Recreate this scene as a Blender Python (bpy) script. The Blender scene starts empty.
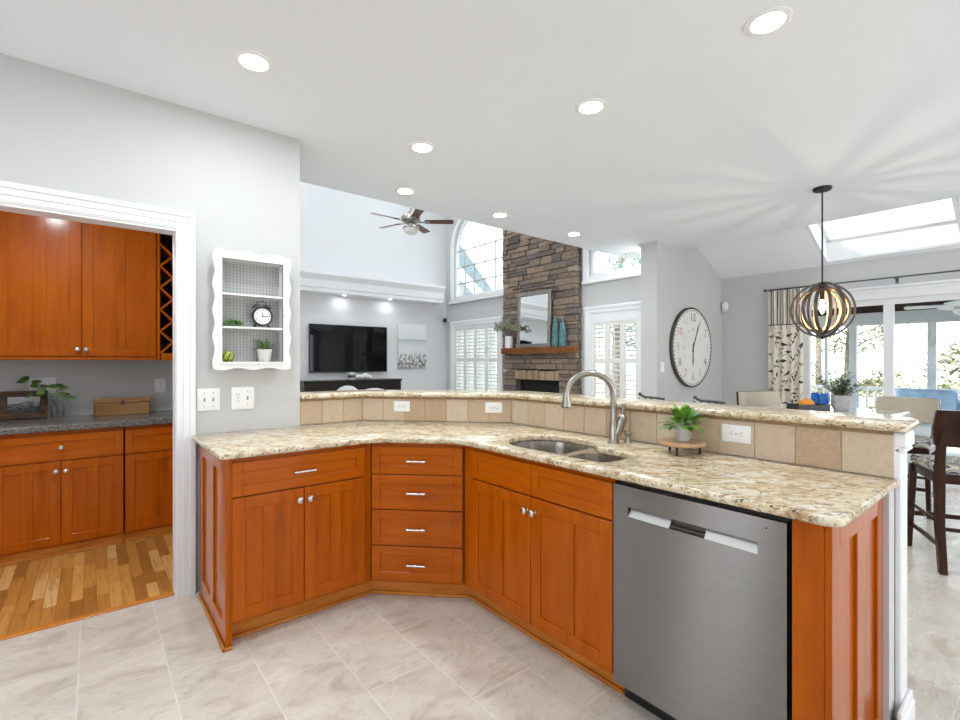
import bpy, bmesh, math, random
from mathutils import Vector, Matrix, geometry
PI = math.pi
random.seed(7)
SC = bpy.context.scene
COL = SC.collection

# ------------------------------------------------------------------ camera, world, exposure
cam_data = bpy.data.cameras.new('camera')
cam_data.sensor_width = 36.0
cam_data.lens = 475.2 / 960 * 36.0
cam_data.shift_y = 1.3 / 960
cam_data.clip_start = 0.02
camera = bpy.data.objects.new('camera', cam_data)
camera.location = (0, 0, 1.343)
camera.rotation_euler = (PI / 2, 0, math.radians(50.767 - 90))
COL.objects.link(camera)
SC.camera = camera

world = bpy.data.worlds.new('world')
SC.world = world
world.use_nodes = True
wn = world.node_tree
bgn = wn.nodes['Background']
wtc = wn.nodes.new('ShaderNodeTexCoord')
wsep = wn.nodes.new('ShaderNodeSeparateXYZ')
wramp = wn.nodes.new('ShaderNodeValToRGB')
wn.links.new(wtc.outputs['Generated'], wsep.inputs[0])
wn.links.new(wsep.outputs['Z'], wramp.inputs[0])
wramp.color_ramp.elements[0].position = 0.0
wramp.color_ramp.elements[0].color = (0.95, 0.975, 1.0, 1)
wramp.color_ramp.elements[1].position = 0.8
wramp.color_ramp.elements[1].color = (0.80, 0.90, 1.0, 1)
wn.links.new(wramp.outputs[0], bgn.inputs['Color'])
bgn.inputs['Strength'].default_value = 2.8

SC.view_settings.view_transform = 'Standard'
SC.view_settings.look = 'None'
SC.view_settings.gamma = 1.0
SC.view_settings.use_curve_mapping = False
SC.view_settings.exposure = 0.60
SPOT_W = 6.2      # each recessed lamp of the kitchen ceiling
LIVING_W = 13.0   # each unseen lamp added to brighten the tall living room

sun_data = bpy.data.lights.new('sun', 'SUN')
sun_data.energy = 4.5
sun_data.angle = math.radians(1.0)
sun_data.color = (1.0, 0.97, 0.91)
sun = bpy.data.objects.new('sun', sun_data)
sun.location = (-8, 4, 9)
sun.rotation_euler = Vector((0.70, -0.33, -0.62)).to_track_quat('-Z', 'Y').to_euler()
COL.objects.link(sun)

# ------------------------------------------------------------------ mesh helpers
def nb():
    bm = bmesh.new()
    bm.faces.layers.float.new('tint')
    return bm

def _fin(bm, verts, M, tint, bev=0.0, seg=1):
    faces = list({f for v in verts for f in v.link_faces})
    if tint is not None:
        L = bm.faces.layers.float['tint']
        for f in faces: f[L] = tint
    if M is not None:
        bmesh.ops.transform(bm, matrix=M, verts=verts)
    if bev > 0:
        edges = list({e for v in verts for e in v.link_edges})
        bmesh.ops.bevel(bm, geom=edges, offset=bev, offset_type='OFFSET', segments=seg, profile=0.5, affect='EDGES')

def box(bm, x0, x1, y0, y1, z0, z1, bev=0.0, M=None, tint=None, seg=1):
    if x1 < x0: x0, x1 = x1, x0
    if y1 < y0: y0, y1 = y1, y0
    if z1 < z0: z0, z1 = z1, z0
    v = [bm.verts.new(p) for p in ((x0,y0,z0),(x1,y0,z0),(x1,y1,z0),(x0,y1,z0),(x0,y0,z1),(x1,y0,z1),(x1,y1,z1),(x0,y1,z1))]
    for q in ((3,2,1,0),(4,5,6,7),(0,1,5,4),(1,2,6,5),(2,3,7,6),(3,0,4,7)):
        bm.faces.new([v[i] for i in q])
    _fin(bm, v, M, tint, bev, seg)
    return bm

def hexa(bm, pts, tint=None, bev=0.0):
    """eight corners: bottom ring of four, top ring of four"""
    v = [bm.verts.new(p) for p in pts]
    for q in ((3,2,1,0),(4,5,6,7),(0,1,5,4),(1,2,6,5),(2,3,7,6),(3,0,4,7)):
        bm.faces.new([v[i] for i in q])
    bmesh.ops.recalc_face_normals(bm, faces=list({f for a in v for f in a.link_faces}))
    _fin(bm, v, None, tint, bev)
    return bm

def lathe(bm, prof, seg=24, M=None, tint=None):
    rings = []; vs = []
    for r, z in prof:
        if r < 1e-6:
            ring = [bm.verts.new((0, 0, z))]
        else:
            ring = [bm.verts.new((r * math.cos(2*PI*i/seg), r * math.sin(2*PI*i/seg), z)) for i in range(seg)]
        rings.append(ring); vs += ring
    for a, b in zip(rings, rings[1:]):
        for i in range(seg):
            j = (i + 1) % seg
            if len(a) == 1 and len(b) == 1: continue
            if len(a) == 1: bm.faces.new((a[0], b[j], b[i]))
            elif len(b) == 1: bm.faces.new((a[i], a[j], b[0]))
            else: bm.faces.new((a[i], a[j], b[j], b[i]))
    fs = list({f for a in vs for f in a.link_faces})
    bmesh.ops.recalc_face_normals(bm, faces=fs)
    _fin(bm, vs, M, tint)
    return bm

def tube(bm, pts, r, seg=8, closed=False, tint=None, cap=True, flat=1.0, up=None):
    """sweep along points; r a number or one per point; flat squeezes the section across 'up'"""
    P = [Vector(p) for p in pts]; n = len(P)
    R = r if isinstance(r, (list, tuple)) else [r] * n
    rings = []; prev = None; vs = []
    for i in range(n):
        if closed: t = P[(i+1) % n] - P[i-1]
        else: t = P[min(i+1, n-1)] - P[max(i-1, 0)]
        t.normalize()
        if up is not None: a = Vector(up) - t * t.dot(Vector(up))
        elif prev is None:
            a = Vector((0,0,1)) if abs(t.z) < 0.9 else Vector((1,0,0)); a = a - t * t.dot(a)
        else: a = prev - t * t.dot(prev)
        if a.length < 1e-6:
            a = t.orthogonal()
        a.normalize(); prev = a.copy(); b = t.cross(a)
        ring = [bm.verts.new(P[i] + (a * math.cos(2*PI*k/seg) * flat + b * math.sin(2*PI*k/seg)) * R[i]) for k in range(seg)]
        rings.append(ring); vs += ring
    m = n if closed else n - 1
    for i in range(m):
        A = rings[i]; B = rings[(i+1) % n]
        for k in range(seg):
            l = (k+1) % seg
            bm.faces.new((A[k], A[l], B[l], B[k]))
    if not closed and cap:
        bm.faces.new(rings[0][::-1]); bm.faces.new(rings[-1])
    bmesh.ops.recalc_face_normals(bm, faces=list({f for a in vs for f in a.link_faces}))
    _fin(bm, vs, None, tint)
    return bm

def ball(bm, c, r, u=16, v=10, tint=None, rot=None):
    M = Matrix.Translation(c)
    if rot is not None: M = M @ rot
    M = M @ Matrix.Diagonal((r[0], r[1], r[2], 1)) if isinstance(r, (list, tuple)) else M @ Matrix.Scale(r, 4)
    res = bmesh.ops.create_uvsphere(bm, u_segments=u, v_segments=v, radius=1, matrix=M)
    _fin(bm, res['verts'], None, tint)
    return bm

def fillet(poly, seg=8):
    """poly of (x, y[, radius]) -> rounded outline"""
    out = []; n = len(poly)
    for i in range(n):
        p = poly[i]; r = p[2] if len(p) > 2 else 0
        c = Vector(p[:2])
        if r <= 0: out.append((c.x, c.y)); continue
        a = (Vector(poly[i-1][:2]) - c); b = (Vector(poly[(i+1) % n][:2]) - c)
        la, lb = a.length, b.length; a.normalize(); b.normalize()
        ang = a.angle(b); d = min(r / math.tan(ang/2), la*.49, lb*.49); rr = d * math.tan(ang/2)
        cen = c + (a + b).normalized() * (rr / math.sin(ang/2))
        s = c + a*d - cen; e = c + b*d - cen
        a0 = math.atan2(s.y, s.x); da = (math.atan2(e.y, e.x) - a0 + PI) % (2*PI) - PI
        for k in range(seg+1):
            t = a0 + da*k/seg
            out.append((cen.x + rr*math.cos(t), cen.y + rr*math.sin(t)))
    return out

def area2(p): return sum(p[i-1][0]*p[i][1] - p[i][0]*p[i-1][1] for i in range(len(p)))

def inset(loop, d):
    """move a closed outline inwards (positive d) whatever its winding"""
    n = len(loop); s = 1 if area2(loop) > 0 else -1; out = []
    for i in range(n):
        a = Vector(loop[i-1]); b = Vector(loop[i]); c = Vector(loop[(i+1) % n])
        e1 = (b-a); e2 = (c-b)
        if e1.length < 1e-9: e1 = e2
        if e2.length < 1e-9: e2 = e1
        e1 = e1.normalized(); e2 = e2.normalized()
        n1 = Vector((-e1.y, e1.x))*s; n2 = Vector((-e2.y, e2.x))*s
        m = n1 + n2
        if m.length < 1e-6: m = n1
        m.normalize(); k = d / max(0.35, m.dot(n1))
        out.append((b.x + m.x*k, b.y + m.y*k))
    return out

def slab(bm, outer, z0, z1, r=0.0, holes=(), hr=0.0, seg=3, tint=None):
    """a flat slab with rounded nosing and optional holes"""
    allv = []
    def rings(loop, rad, sign):
        prof = []
        if rad > 0:
            for k in range(seg+1):
                t = PI/2*k/seg
                prof.append((rad*(1-math.sin(t)), z0 + rad*(1-math.cos(t))))
            for k in range(seg+1):
                t = PI/2*k/seg
                prof.append((rad*(1-math.cos(t)), z1 - rad*(1-math.sin(t))))
        else: prof = [(0, z0), (0, z1)]
        rr = []
        for d, z in prof:
            lp = inset(loop, d*sign) if d else loop
            ring = [bm.verts.new((x, y, z)) for x, y in lp]
            rr.append(ring); allv.extend(ring)
        for A, B in zip(rr, rr[1:]):
            for i in range(len(A)):
                j = (i+1) % len(A)
                bm.faces.new((A[i], A[j], B[j], B[i]))
        return rr[0], rr[-1]
    lows, tops = [], []
    for lp, rad, sg in [(outer, r, 1)] + [(h, hr, -1) for h in holes]:
        a, b = rings(lp, rad, sg); lows.append(a); tops.append(b)
    for group in (lows, tops):
        es = []
        for ring in group:
            for i in range(len(ring)):
                e = bm.edges.get((ring[i], ring[(i+1) % len(ring)]))
                es.append(e)
        bmesh.ops.triangle_fill(bm, use_beauty=True, use_dissolve=False, edges=es, normal=(0,0,1))
    fs = list({f for v in allv for f in v.link_faces})
    bmesh.ops.recalc_face_normals(bm, faces=fs)
    if tint is not None:
        L = bm.faces.layers.float['tint']
        for f in fs: f[L] = tint
    return bm

def prism(bm, poly, a0, a1, axis='z', tint=None, M=None):
    """extrude a 2D outline; axis z: (x,y), axis y: (x,z), axis x: (y,z)"""
    def P(p, a):
        return {'z': (p[0], p[1], a), 'y': (p[0], a, p[1]), 'x': (a, p[0], p[1])}[axis]
    A = [bm.verts.new(P(p, a0)) for p in poly]; B = [bm.verts.new(P(p, a1)) for p in poly]
    n = len(poly)
    for i in range(n):
        j = (i+1) % n
        bm.faces.new((A[i], A[j], B[j], B[i]))
    bm.faces.new(A[::-1]); bm.faces.new(B)
    bmesh.ops.recalc_face_normals(bm, faces=list({f for v in A+B for f in v.link_faces}))
    _fin(bm, A+B, M, tint)
    return bm

def leaf(bm, base, d, up, length, width, curl=0.25, n=4, tint=None, fold=0.15, rnd=0.8):
    base = Vector(base); d = Vector(d).normalized(); up = Vector(up)
    side = d.cross(up)
    if side.length < 1e-5: side = d.orthogonal()
    side.normalize(); up = side.cross(d).normalized()
    rows = []; L = bm.faces.layers.float['tint']
    for i in range(n+1):
        t = i/n
        c = base + d*(length*t) - up*(curl*length*t*t)
        w = width*0.5*math.sin(PI*min(1, 0.08+0.92*t)**0.8)**rnd if 0 < i < n else width*0.06
        rows.append([bm.verts.new(c - side*w + up*w*fold), bm.verts.new(c), bm.verts.new(c + side*w + up*w*fold)])
    for a, b in zip(rows, rows[1:]):
        for k in (0, 1):
            f = bm.faces.new((a[k], a[k+1], b[k+1], b[k]))
            if tint is not None: f[L] = tint

def obj(name, bm, m, parent=None, smooth=True, angle=35):
    me = bpy.data.meshes.new(name)
    bm.normal_update()
    bm.to_mesh(me); bm.free()
    for x in (m if isinstance(m, (list, tuple)) else [m]): me.materials.append(x)
    if smooth and len(me.polygons):
        me.polygons.foreach_set('use_smooth', [True]*len(me.polygons))
        me.set_sharp_from_angle(angle=math.radians(angle))
    o = bpy.data.objects.new(name, me)
    COL.objects.link(o)
    if parent is not None: o.parent = parent
    return o

def tag(o, label, cat, group=None):
    o['label'] = label; o['category'] = cat
    if group: o['group'] = group
    return o

def thing(name, label, cat, loc=(0,0,0), rz=0.0, group=None):
    o = bpy.data.objects.new(name, None)
    o.empty_display_size = 0.1
    COL.objects.link(o)
    o.location = loc; o.rotation_euler = (0, 0, rz)
    return tag(o, label, cat, group)

def struct(name, bm, m, parent=None, smooth=False):
    o = obj(name, bm, m, parent, smooth)
    if parent is None: o['kind'] = 'structure'
    return o

def sempty(name, loc=(0,0,0), rz=0.0):
    o = bpy.data.objects.new(name, None); COL.objects.link(o)
    o.location = loc; o.rotation_euler = (0,0,rz); o['kind'] = 'structure'
    return o

def dup(root, loc, rz, label, group=None):
    def cp(o, par):
        c = o.copy(); COL.objects.link(c)
        if par is not None: c.parent = par
        for ch in list(o.children): cp(ch, c)
        return c
    kids = list(root.children)
    r = root.copy(); COL.objects.link(r)
    r.location = loc; r.rotation_euler = (0, 0, rz); r['label'] = label
    if group: r['group'] = group
    for ch in kids: cp(ch, r)
    return r

def text_mesh(bm, s, size, M, depth=0.0):
    cu = bpy.data.curves.new('t', 'FONT'); cu.body = s; cu.size = size
    cu.align_x = 'CENTER'; cu.align_y = 'CENTER'; cu.extrude = depth
    to = bpy.data.objects.new('t', cu); COL.objects.link(to)
    dg = bpy.context.evaluated_depsgraph_get()
    me = bpy.data.meshes.new_from_object(to.evaluated_get(dg))
    n0 = len(bm.verts)
    bm.from_mesh(me); bm.verts.ensure_lookup_table()
    bmesh.ops.transform(bm, matrix=M, verts=bm.verts[n0:])
    bpy.data.objects.remove(to); bpy.data.curves.remove(cu); bpy.data.meshes.remove(me)

def arc(cx, cy, r, a0, a1, n):
    return [(cx + r*math.cos(a0+(a1-a0)*i/n), cy + r*math.sin(a0+(a1-a0)*i/n)) for i in range(n+1)]

# ------------------------------------------------------------------ materials
class NT:
    def __init__(s, name):
        s.m = bpy.data.materials.new(name); s.m.use_nodes = True
        s.t = s.m.node_tree; s.b = s.t.nodes['Principled BSDF']; s.o = s.t.nodes['Material Output']
        s._tc = None
    def n(s, kind, **kw):
        x = s.t.nodes.new('ShaderNode'+kind)
        for k, v in kw.items():
            if k.startswith('i_'): x.inputs[k[2:].replace('_', ' ')].default_value = v
            else: setattr(x, k, v)
        return x
    def l(s, a, b): s.t.links.new(a, b)
    def obj(s):
        if s._tc is None: s._tc = s.n('TexCoord')
        return s._tc.outputs['Object']
    def mapping(s, scale=(1,1,1), rot=(0,0,0), loc=(0,0,0), src=None):
        m = s.n('Mapping'); m.inputs['Scale'].default_value = scale
        m.inputs['Rotation'].default_value = rot; m.inputs['Location'].default_value = loc
        s.l(src if src is not None else s.obj(), m.inputs['Vector']); return m.outputs[0]
    def noise(s, vec, scale, detail=4, rough=0.55, dist=0.0):
        x = s.n('TexNoise'); x.inputs['Scale'].default_value = scale; x.inputs['Detail'].default_value = detail
        x.inputs['Roughness'].default_value = rough; x.inputs['Distortion'].default_value = dist
        s.l(vec, x.inputs['Vector']); return x.outputs['Fac']
    def ramp(s, fac, stops, interp='LINEAR'):
        r = s.n('ValToRGB'); cr = r.color_ramp; cr.interpolation = interp
        while len(cr.elements) < len(stops): cr.elements.new(0.5)
        for e, (p, c) in zip(cr.elements, stops):
            e.position = p; e.color = (c[0], c[1], c[2], 1) if not isinstance(c, (int, float)) else (c, c, c, 1)
        s.l(fac, r.inputs[0]); return r.outputs[0]
    def mix(s, fac, a, b, mode='MIX'):
        x = s.n('MixRGB', blend_type=mode)
        for sock, v in ((x.inputs[0], fac), (x.inputs[1], a), (x.inputs[2], b)):
            if isinstance(v, (int, float)): sock.default_value = v if sock.type == 'VALUE' else (v, v, v, 1)
            elif isinstance(v, tuple): sock.default_value = (v[0], v[1], v[2], 1)
            else: s.l(v, sock)
        return x.outputs[0]
    def math(s, op, a, b=0.0):
        x = s.n('Math', operation=op)
        for sock, v in ((x.inputs[0], a), (x.inputs[1], b)):
            if isinstance(v, (int, float)): sock.default_value = v
            else: s.l(v, sock)
        return x.outputs[0]
    def attr(s, name='tint'): return s.n('Attribute', attribute_name=name).outputs['Fac']
    def bump(s, h, strength=0.3, dist=0.002):
        b = s.n('Bump'); b.inputs['Strength'].default_value = strength; b.inputs['Distance'].default_value = dist
        s.l(h, b.inputs['Height']); s.l(b.outputs[0], s.b.inputs['Normal'])
    def set(s, **kw):
        for k, v in kw.items():
            sock = s.b.inputs[k.replace('_', ' ')]
            if hasattr(v, 'is_linked') or hasattr(v, 'node'): s.l(v, sock)
            elif isinstance(v, tuple) and len(v) == 3: sock.default_value = (v[0], v[1], v[2], 1)
            else: sock.default_value = v
        return s

def plain(name, col, rough=0.5, metal=0.0, var=0.06, vscale=6.0, **kw):
    t = NT(name)
    f = t.noise(t.obj(), vscale, 3)
    c = t.ramp(f, [(0.3, tuple(max(0, x*(1-var)) for x in col)), (0.7, tuple(min(1, x*(1+var)) for x in col))])
    t.set(Base_Color=c, Roughness=rough, Metallic=metal, **kw)
    return t.m

def wood(name, dark, mid, light, axis='z', rough=0.34, scale=1.0, coat=1.0, tint=0.0):
    t = NT(name)
    st = {'x': (1.2, 14, 14), 'y': (14, 1.2, 14), 'z': (14, 14, 1.2)}[axis]
    v = t.mapping(tuple(x*scale for x in st))
    g = t.noise(v, 1.6, 6, 0.6, 0.35)
    fine = t.noise(t.mapping(tuple(x*scale*5 for x in st)), 2.2, 3, 0.6)
    c = t.ramp(g, [(0.25, dark), (0.5, mid), (0.78, light)])
    c = t.mix(t.ramp(fine, [(0.35, 0.35), (0.6, 0.0)]), c, dark)
    blot = t.noise(t.mapping((3*scale, 3*scale, 2*scale)), 1.5, 2)
    c = t.mix(t.ramp(blot, [(0.3, 0.0), (0.75, 0.35)]), c, light)
    if tint:
        c = t.mix(t.math('MULTIPLY', t.attr(), tint), c, dark)
    t.set(Base_Color=c, Roughness=rough, Coat_Weight=coat, Coat_Roughness=0.16, Coat_IOR=1.22, Specular_IOR_Level=0.06)
    t.bump(fine, 0.08, 0.001)
    return t.m

M = {}
CD, CM, CL = (0.29, 0.052, 0.0010), (0.42, 0.084, 0.0012), (0.52, 0.122, 0.003)
M['cab_v'] = wood('cherry_stained_maple_vertical', CD, CM, CL, 'z')
M['cab_h'] = wood('cherry_stained_maple_horizontal', CD, CM, CL, 'x')
M['oak_trim'] = wood('stained_oak_trim', (0.32, 0.09, 0.010), (0.60, 0.20, 0.028), (0.76, 0.31, 0.06), 'x', scale=1.6)
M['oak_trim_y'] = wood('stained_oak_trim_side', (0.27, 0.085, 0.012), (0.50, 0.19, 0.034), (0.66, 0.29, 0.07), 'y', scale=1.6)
M['dark_wood'] = wood('espresso_wood', (0.016, 0.007, 0.005), (0.035, 0.014, 0.009), (0.06, 0.024, 0.014), 'z', rough=0.3)
M['fan_wood'] = wood('walnut_fan_blade', (0.06, 0.022, 0.014), (0.13, 0.045, 0.03), (0.19, 0.075, 0.05), 'x', rough=0.4)
M['mantel_wood'] = wood('mantel_beam_wood', (0.09, 0.03, 0.009), (0.20, 0.065, 0.017), (0.29, 0.11, 0.035), 'y')
M['box_wood'] = wood('golden_box_wood', (0.13, 0.06, 0.022), (0.29, 0.145, 0.055), (0.42, 0.24, 0.105), 'x', rough=0.5, scale=1.8)
M['barn_wood'] = wood('weathered_frame_wood', (0.03, 0.016, 0.01), (0.085, 0.045, 0.026), (0.16, 0.09, 0.055), 'x', rough=0.7, scale=2)
M['riser_wood'] = wood('pale_riser_wood', (0.35, 0.20, 0.10), (0.52, 0.32, 0.17), (0.62, 0.42, 0.25), 'y', rough=0.5, scale=2)
M['console_wood'] = wood('charcoal_console_wood', (0.012, 0.010, 0.009), (0.025, 0.02, 0.018), (0.04, 0.034, 0.03), 'x', rough=0.4)
M['porch_wood'] = wood('dark_porch_boards', (0.02, 0.011, 0.008), (0.045, 0.026, 0.019), (0.07, 0.045, 0.034), 'y', rough=0.6)

M['wall'] = plain('grey_wall_paint', (0.55, 0.545, 0.54), 0.75, var=0.012, vscale=1.5)
M['wall_white'] = plain('pale_living_room_paint', (0.70, 0.70, 0.71), 0.75, var=0.012, vscale=1.5)
M['ceiling'] = plain('white_ceiling_paint', (0.825, 0.85, 0.89), 0.85, var=0.01, vscale=1.2)
M['trim'] = plain('white_gloss_trim', (0.82, 0.82, 0.83), 0.35, var=0.015)
M['shutter'] = plain('cream_shutter_paint', (0.78, 0.76, 0.72), 0.45, var=0.02)
M['plate'] = plain('white_plastic_plate', (0.85, 0.85, 0.84), 0.35, var=0.01)
M['dark_slot'] = plain('dark_slot', (0.02, 0.02, 0.02), 0.6)
M['black'] = plain('black_plastic', (0.012, 0.012, 0.013), 0.35)
M['black_metal'] = plain('black_iron', (0.02, 0.02, 0.022), 0.45, 0.6)
M['iron'] = plain('pewter_iron', (0.10, 0.095, 0.09), 0.4, 0.8)
M['nickel'] = plain('satin_nickel', (0.62, 0.58, 0.53), 0.25, 1.0, var=0.03)
M['faucet'] = plain('brushed_nickel_faucet', (0.36, 0.33, 0.30), 0.28, 1.0, var=0.04, vscale=30)
M['pewter'] = plain('brushed_pewter_fan', (0.42, 0.39, 0.35), 0.35, 0.9)
M['white_ceramic'] = plain('white_ceramic', (0.78, 0.77, 0.74), 0.35, var=0.03)
M['white_metal'] = plain('white_lamp_trim', (0.85, 0.85, 0.85), 0.4, var=0.01)
M['fabric_white'] = plain('pale_grey_sofa_fabric', (0.60, 0.58, 0.57), 0.9, var=0.05, vscale=60)
M['cream_leather'] = plain('cream_upholstery', (0.47, 0.40, 0.31), 0.42, var=0.05, vscale=9)
M['blue'] = plain('sky_blue_cushion', (0.42, 0.60, 0.82), 0.85, var=0.2, vscale=8)
M['blue_glass'] = plain('cobalt_blue_glaze', (0.03, 0.19, 0.62), 0.2, var=0.25, vscale=25)
M['orange'] = plain('orange_peel', (0.85, 0.30, 0.02), 0.4, var=0.08, vscale=40)
M['teal'] = plain('teal_glass', (0.085, 0.19, 0.20), 0.15, var=0.45, vscale=18)
M['concrete'] = plain('grey_concrete_pot', (0.42, 0.42, 0.40), 0.75, var=0.15, vscale=22)
M['pale_pot'] = plain('washed_stone_pot', (0.50, 0.49, 0.47), 0.75, var=0.12, vscale=40)
M['soil'] = plain('dark_soil', (0.03, 0.02, 0.013), 0.95, var=0.4, vscale=60)
M['porch_paint'] = plain('pale_blue_grey_porch_paint', (0.60, 0.62, 0.635), 0.6)
M['porch_white'] = plain('white_porch_paint', (0.85, 0.86, 0.87), 0.6)
M['screen_black'] = plain('black_tv_glass', (0.004, 0.004, 0.005), 0.03, var=0.02, IOR=1.36)
M['mirror'] = plain('silvered_mirror', (0.86, 0.88, 0.88), 0.015, 1.0, var=0.005)
M['silver_frame'] = plain('antique_silver_frame', (0.30, 0.28, 0.25), 0.4, 0.7, var=0.25, vscale=30)
M['bark'] = plain('grey_brown_bark', (0.20, 0.17, 0.145), 0.9, var=0.4, vscale=14)
M['wire'] = plain('aged_wire_mesh', (0.22, 0.21, 0.205), 0.6, 0.2)
M['rope_green'] = plain('lime_green_glaze', (0.36, 0.42, 0.05), 0.35, var=0.3, vscale=60)
M['shower_plastic'] = plain('warm_white_plastic', (0.78, 0.77, 0.75), 0.4)

def leafmat(name, dark, light, rough=0.45, trans=0.12):
    t = NT(name)
    c = t.mix(t.attr(), dark, light)
    f = t.noise(t.obj(), 30, 2)
    c = t.mix(t.ramp(f, [(0.3, 0.0), (0.8, 0.4)]), c, light)
    t.set(Base_Color=c, Roughness=rough)
    return t.m
M['leaf_bright'] = leafmat('bright_green_leaf', (0.045, 0.15, 0.012), (0.21, 0.42, 0.045))
M['leaf_dark'] = leafmat('dark_green_leaf', (0.022, 0.062, 0.016), (0.085, 0.20, 0.045))
M['leaf_mid'] = leafmat('mid_green_leaf', (0.04, 0.10, 0.025), (0.15, 0.25, 0.07))
M['leaf_sage'] = leafmat('sage_green_leaf', (0.10, 0.13, 0.07), (0.33, 0.36, 0.22))
M['tree_leaf'] = leafmat('sunlit_tree_leaf', (0.17, 0.20, 0.085), (0.44, 0.44, 0.26), 0.7)
M['pine_leaf'] = leafmat('blue_green_pine', (0.22, 0.36, 0.30), (0.45, 0.58, 0.50), 0.7)

def emis(name, col, s):
    t = NT(name)
    e = t.n('Emission'); e.inputs[0].default_value = (*col, 1); e.inputs[1].default_value = s
    t.l(e.outputs[0], t.o.inputs[0]); return t.m
M['lamp_glow'] = emis('lit_led_disc', (1, 0.97, 0.92), 12)
M['bulb_glow'] = emis('lit_filament_bulb', (1, 0.80, 0.50), 22)

def pane(name, tintc, refl=1.0):
    t = NT(name)
    tr = t.n('BsdfTransparent'); tr.inputs[0].default_value = (*tintc, 1)
    gl = t.n('BsdfGlossy'); gl.inputs['Roughness'].default_value = 0.01
    fr = t.n('Fresnel'); fr.inputs[0].default_value = 1.45
    mx = t.n('MixShader'); t.l(t.math('MULTIPLY', fr.outputs[0], refl), mx.inputs[0])
    t.l(tr.outputs[0], mx.inputs[1]); t.l(gl.outputs[0], mx.inputs[2]); t.l(mx.outputs[0], t.o.inputs[0])
    return t.m
M['glass'] = pane('clear_window_glass', (0.96, 0.98, 0.98), 0.5)
M['jar_glass'] = pane('clear_jar_glass', (0.95, 0.96, 0.96), 0.35)

def granite(name):
    t = NT(name)
    rot = t.mapping(rot=(0, 0, math.radians(39)))
    def mp(sc, loc=(0, 0, 0)): return t.mapping(sc, loc=loc, src=rot)
    v = mp((0.55, 1.0, 1.0))
    big = t.noise(v, 19, 7, 0.7, 0.5)
    c = t.ramp(big, [(0.33, (0.36, 0.235, 0.11)), (0.45, (0.58, 0.45, 0.275)), (0.55, (0.70, 0.60, 0.44)), (0.68, (0.76, 0.70, 0.58))])
    rust = t.noise(mp((0.4, 1, 1), (3, 1, 0)), 52, 4, 0.6, 0.4)
    c = t.mix(t.ramp(rust, [(0.55, 0.0), (0.63, 0.8)]), c, (0.30, 0.155, 0.05))
    cream = t.noise(mp((0.5, 1, 1), (7, 2, 0)), 75, 3, 0.6)
    c = t.mix(t.ramp(cream, [(0.58, 0.0), (0.68, 0.7)]), c, (0.82, 0.76, 0.64))
    fleck = t.noise(mp((0.5, 1, 1), (1, 9, 4)), 100, 3, 0.55, 0.3)
    c = t.mix(t.ramp(fleck, [(0.605, 0.0), (0.65, 0.92)]), c, (0.035, 0.025, 0.02))
    grey = t.noise(mp((0.4, 1, 1), (5, 5, 1)), 65, 2, 0.5)
    c = t.mix(t.ramp(grey, [(0.60, 0.0), (0.68, 0.65)]), c, (0.24, 0.21, 0.18))
    t.set(Base_Color=c, Roughness=0.15)
    return t.m
M['granite'] = granite('gold_speckled_granite')

def dark_granite():
    t = NT('brown_grey_laminate')
    c = t.ramp(t.noise(t.obj(), 130, 4, 0.7), [(0.35, (0.045, 0.036, 0.032)), (0.5, (0.13, 0.115, 0.105)), (0.62, (0.27, 0.24, 0.22))])
    t.set(Base_Color=c, Roughness=0.18); return t.m
M['pantry_stone'] = dark_granite()

def floor_tile():
    t = NT('beige_stone_floor_tile')
    sep = t.n('SeparateXYZ'); t.l(t.obj(), sep.inputs[0])
    cmb = t.n('CombineXYZ')
    t.l(t.math('ADD', sep.outputs['Y'], -2.395+0.61*40), cmb.inputs[0])
    t.l(t.math('ADD', sep.outputs['X'], 0.045+0.305*40), cmb.inputs[1])
    br = t.n('TexBrick', offset=0.5, offset_frequency=2, squash=1.0)
    t.l(cmb.outputs[0], br.inputs['Vector'])
    br.inputs['Scale'].default_value = 1.0; br.inputs['Brick Width'].default_value = 0.61; br.inputs['Row Height'].default_value = 0.305
    br.inputs['Mortar Size'].default_value = 0.0028; br.inputs['Mortar Smooth'].default_value = 0.15; br.inputs['Bias'].default_value = 0
    br.inputs['Color1'].default_value = (0, 0, 0, 1); br.inputs['Color2'].default_value = (1, 1, 1, 1)
    rnd = br.outputs['Color']
    off = t.n('VectorMath', operation='MULTIPLY_ADD')
    t.l(rnd, off.inputs[0]); off.inputs[1].default_value = (13, 7, 3); t.l(t.obj(), off.inputs[2])
    v = t.mapping((2.2, 4.5, 1), rot=(0, 0, -0.62), src=off.outputs[0])
    vein = t.noise(v, 1.5, 7, 0.66, 1.3)
    c = t.ramp(vein, [(0.28, (0.44, 0.375, 0.305)), (0.45, (0.60, 0.535, 0.46)), (0.58, (0.675, 0.615, 0.54)), (0.75, (0.73, 0.68, 0.61))])
    thin = t.noise(t.mapping((5, 12, 1), rot=(0, 0, -0.75), src=off.outputs[0]), 1.7, 5, 0.7, 1.8)
    c = t.mix(t.ramp(thin, [(0.57, 0.0), (0.66, 0.55)]), c, (0.42, 0.325, 0.24))
    c = t.mix(t.math('MULTIPLY', rnd, 0.14), c, (0.46, 0.415, 0.36))
    c = t.mix(t.math('MULTIPLY', br.outputs['Fac'], 0.7), c, (0.76, 0.73, 0.68))
    t.set(Base_Color=c, Roughness=t.ramp(vein, [(0.3, 0.34), (0.7, 0.24)]))
    t.bump(t.math('SUBTRACT', 1.0, br.outputs['Fac']), 0.25, 0.002)
    return t.m
M['tile'] = floor_tile()

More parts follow.
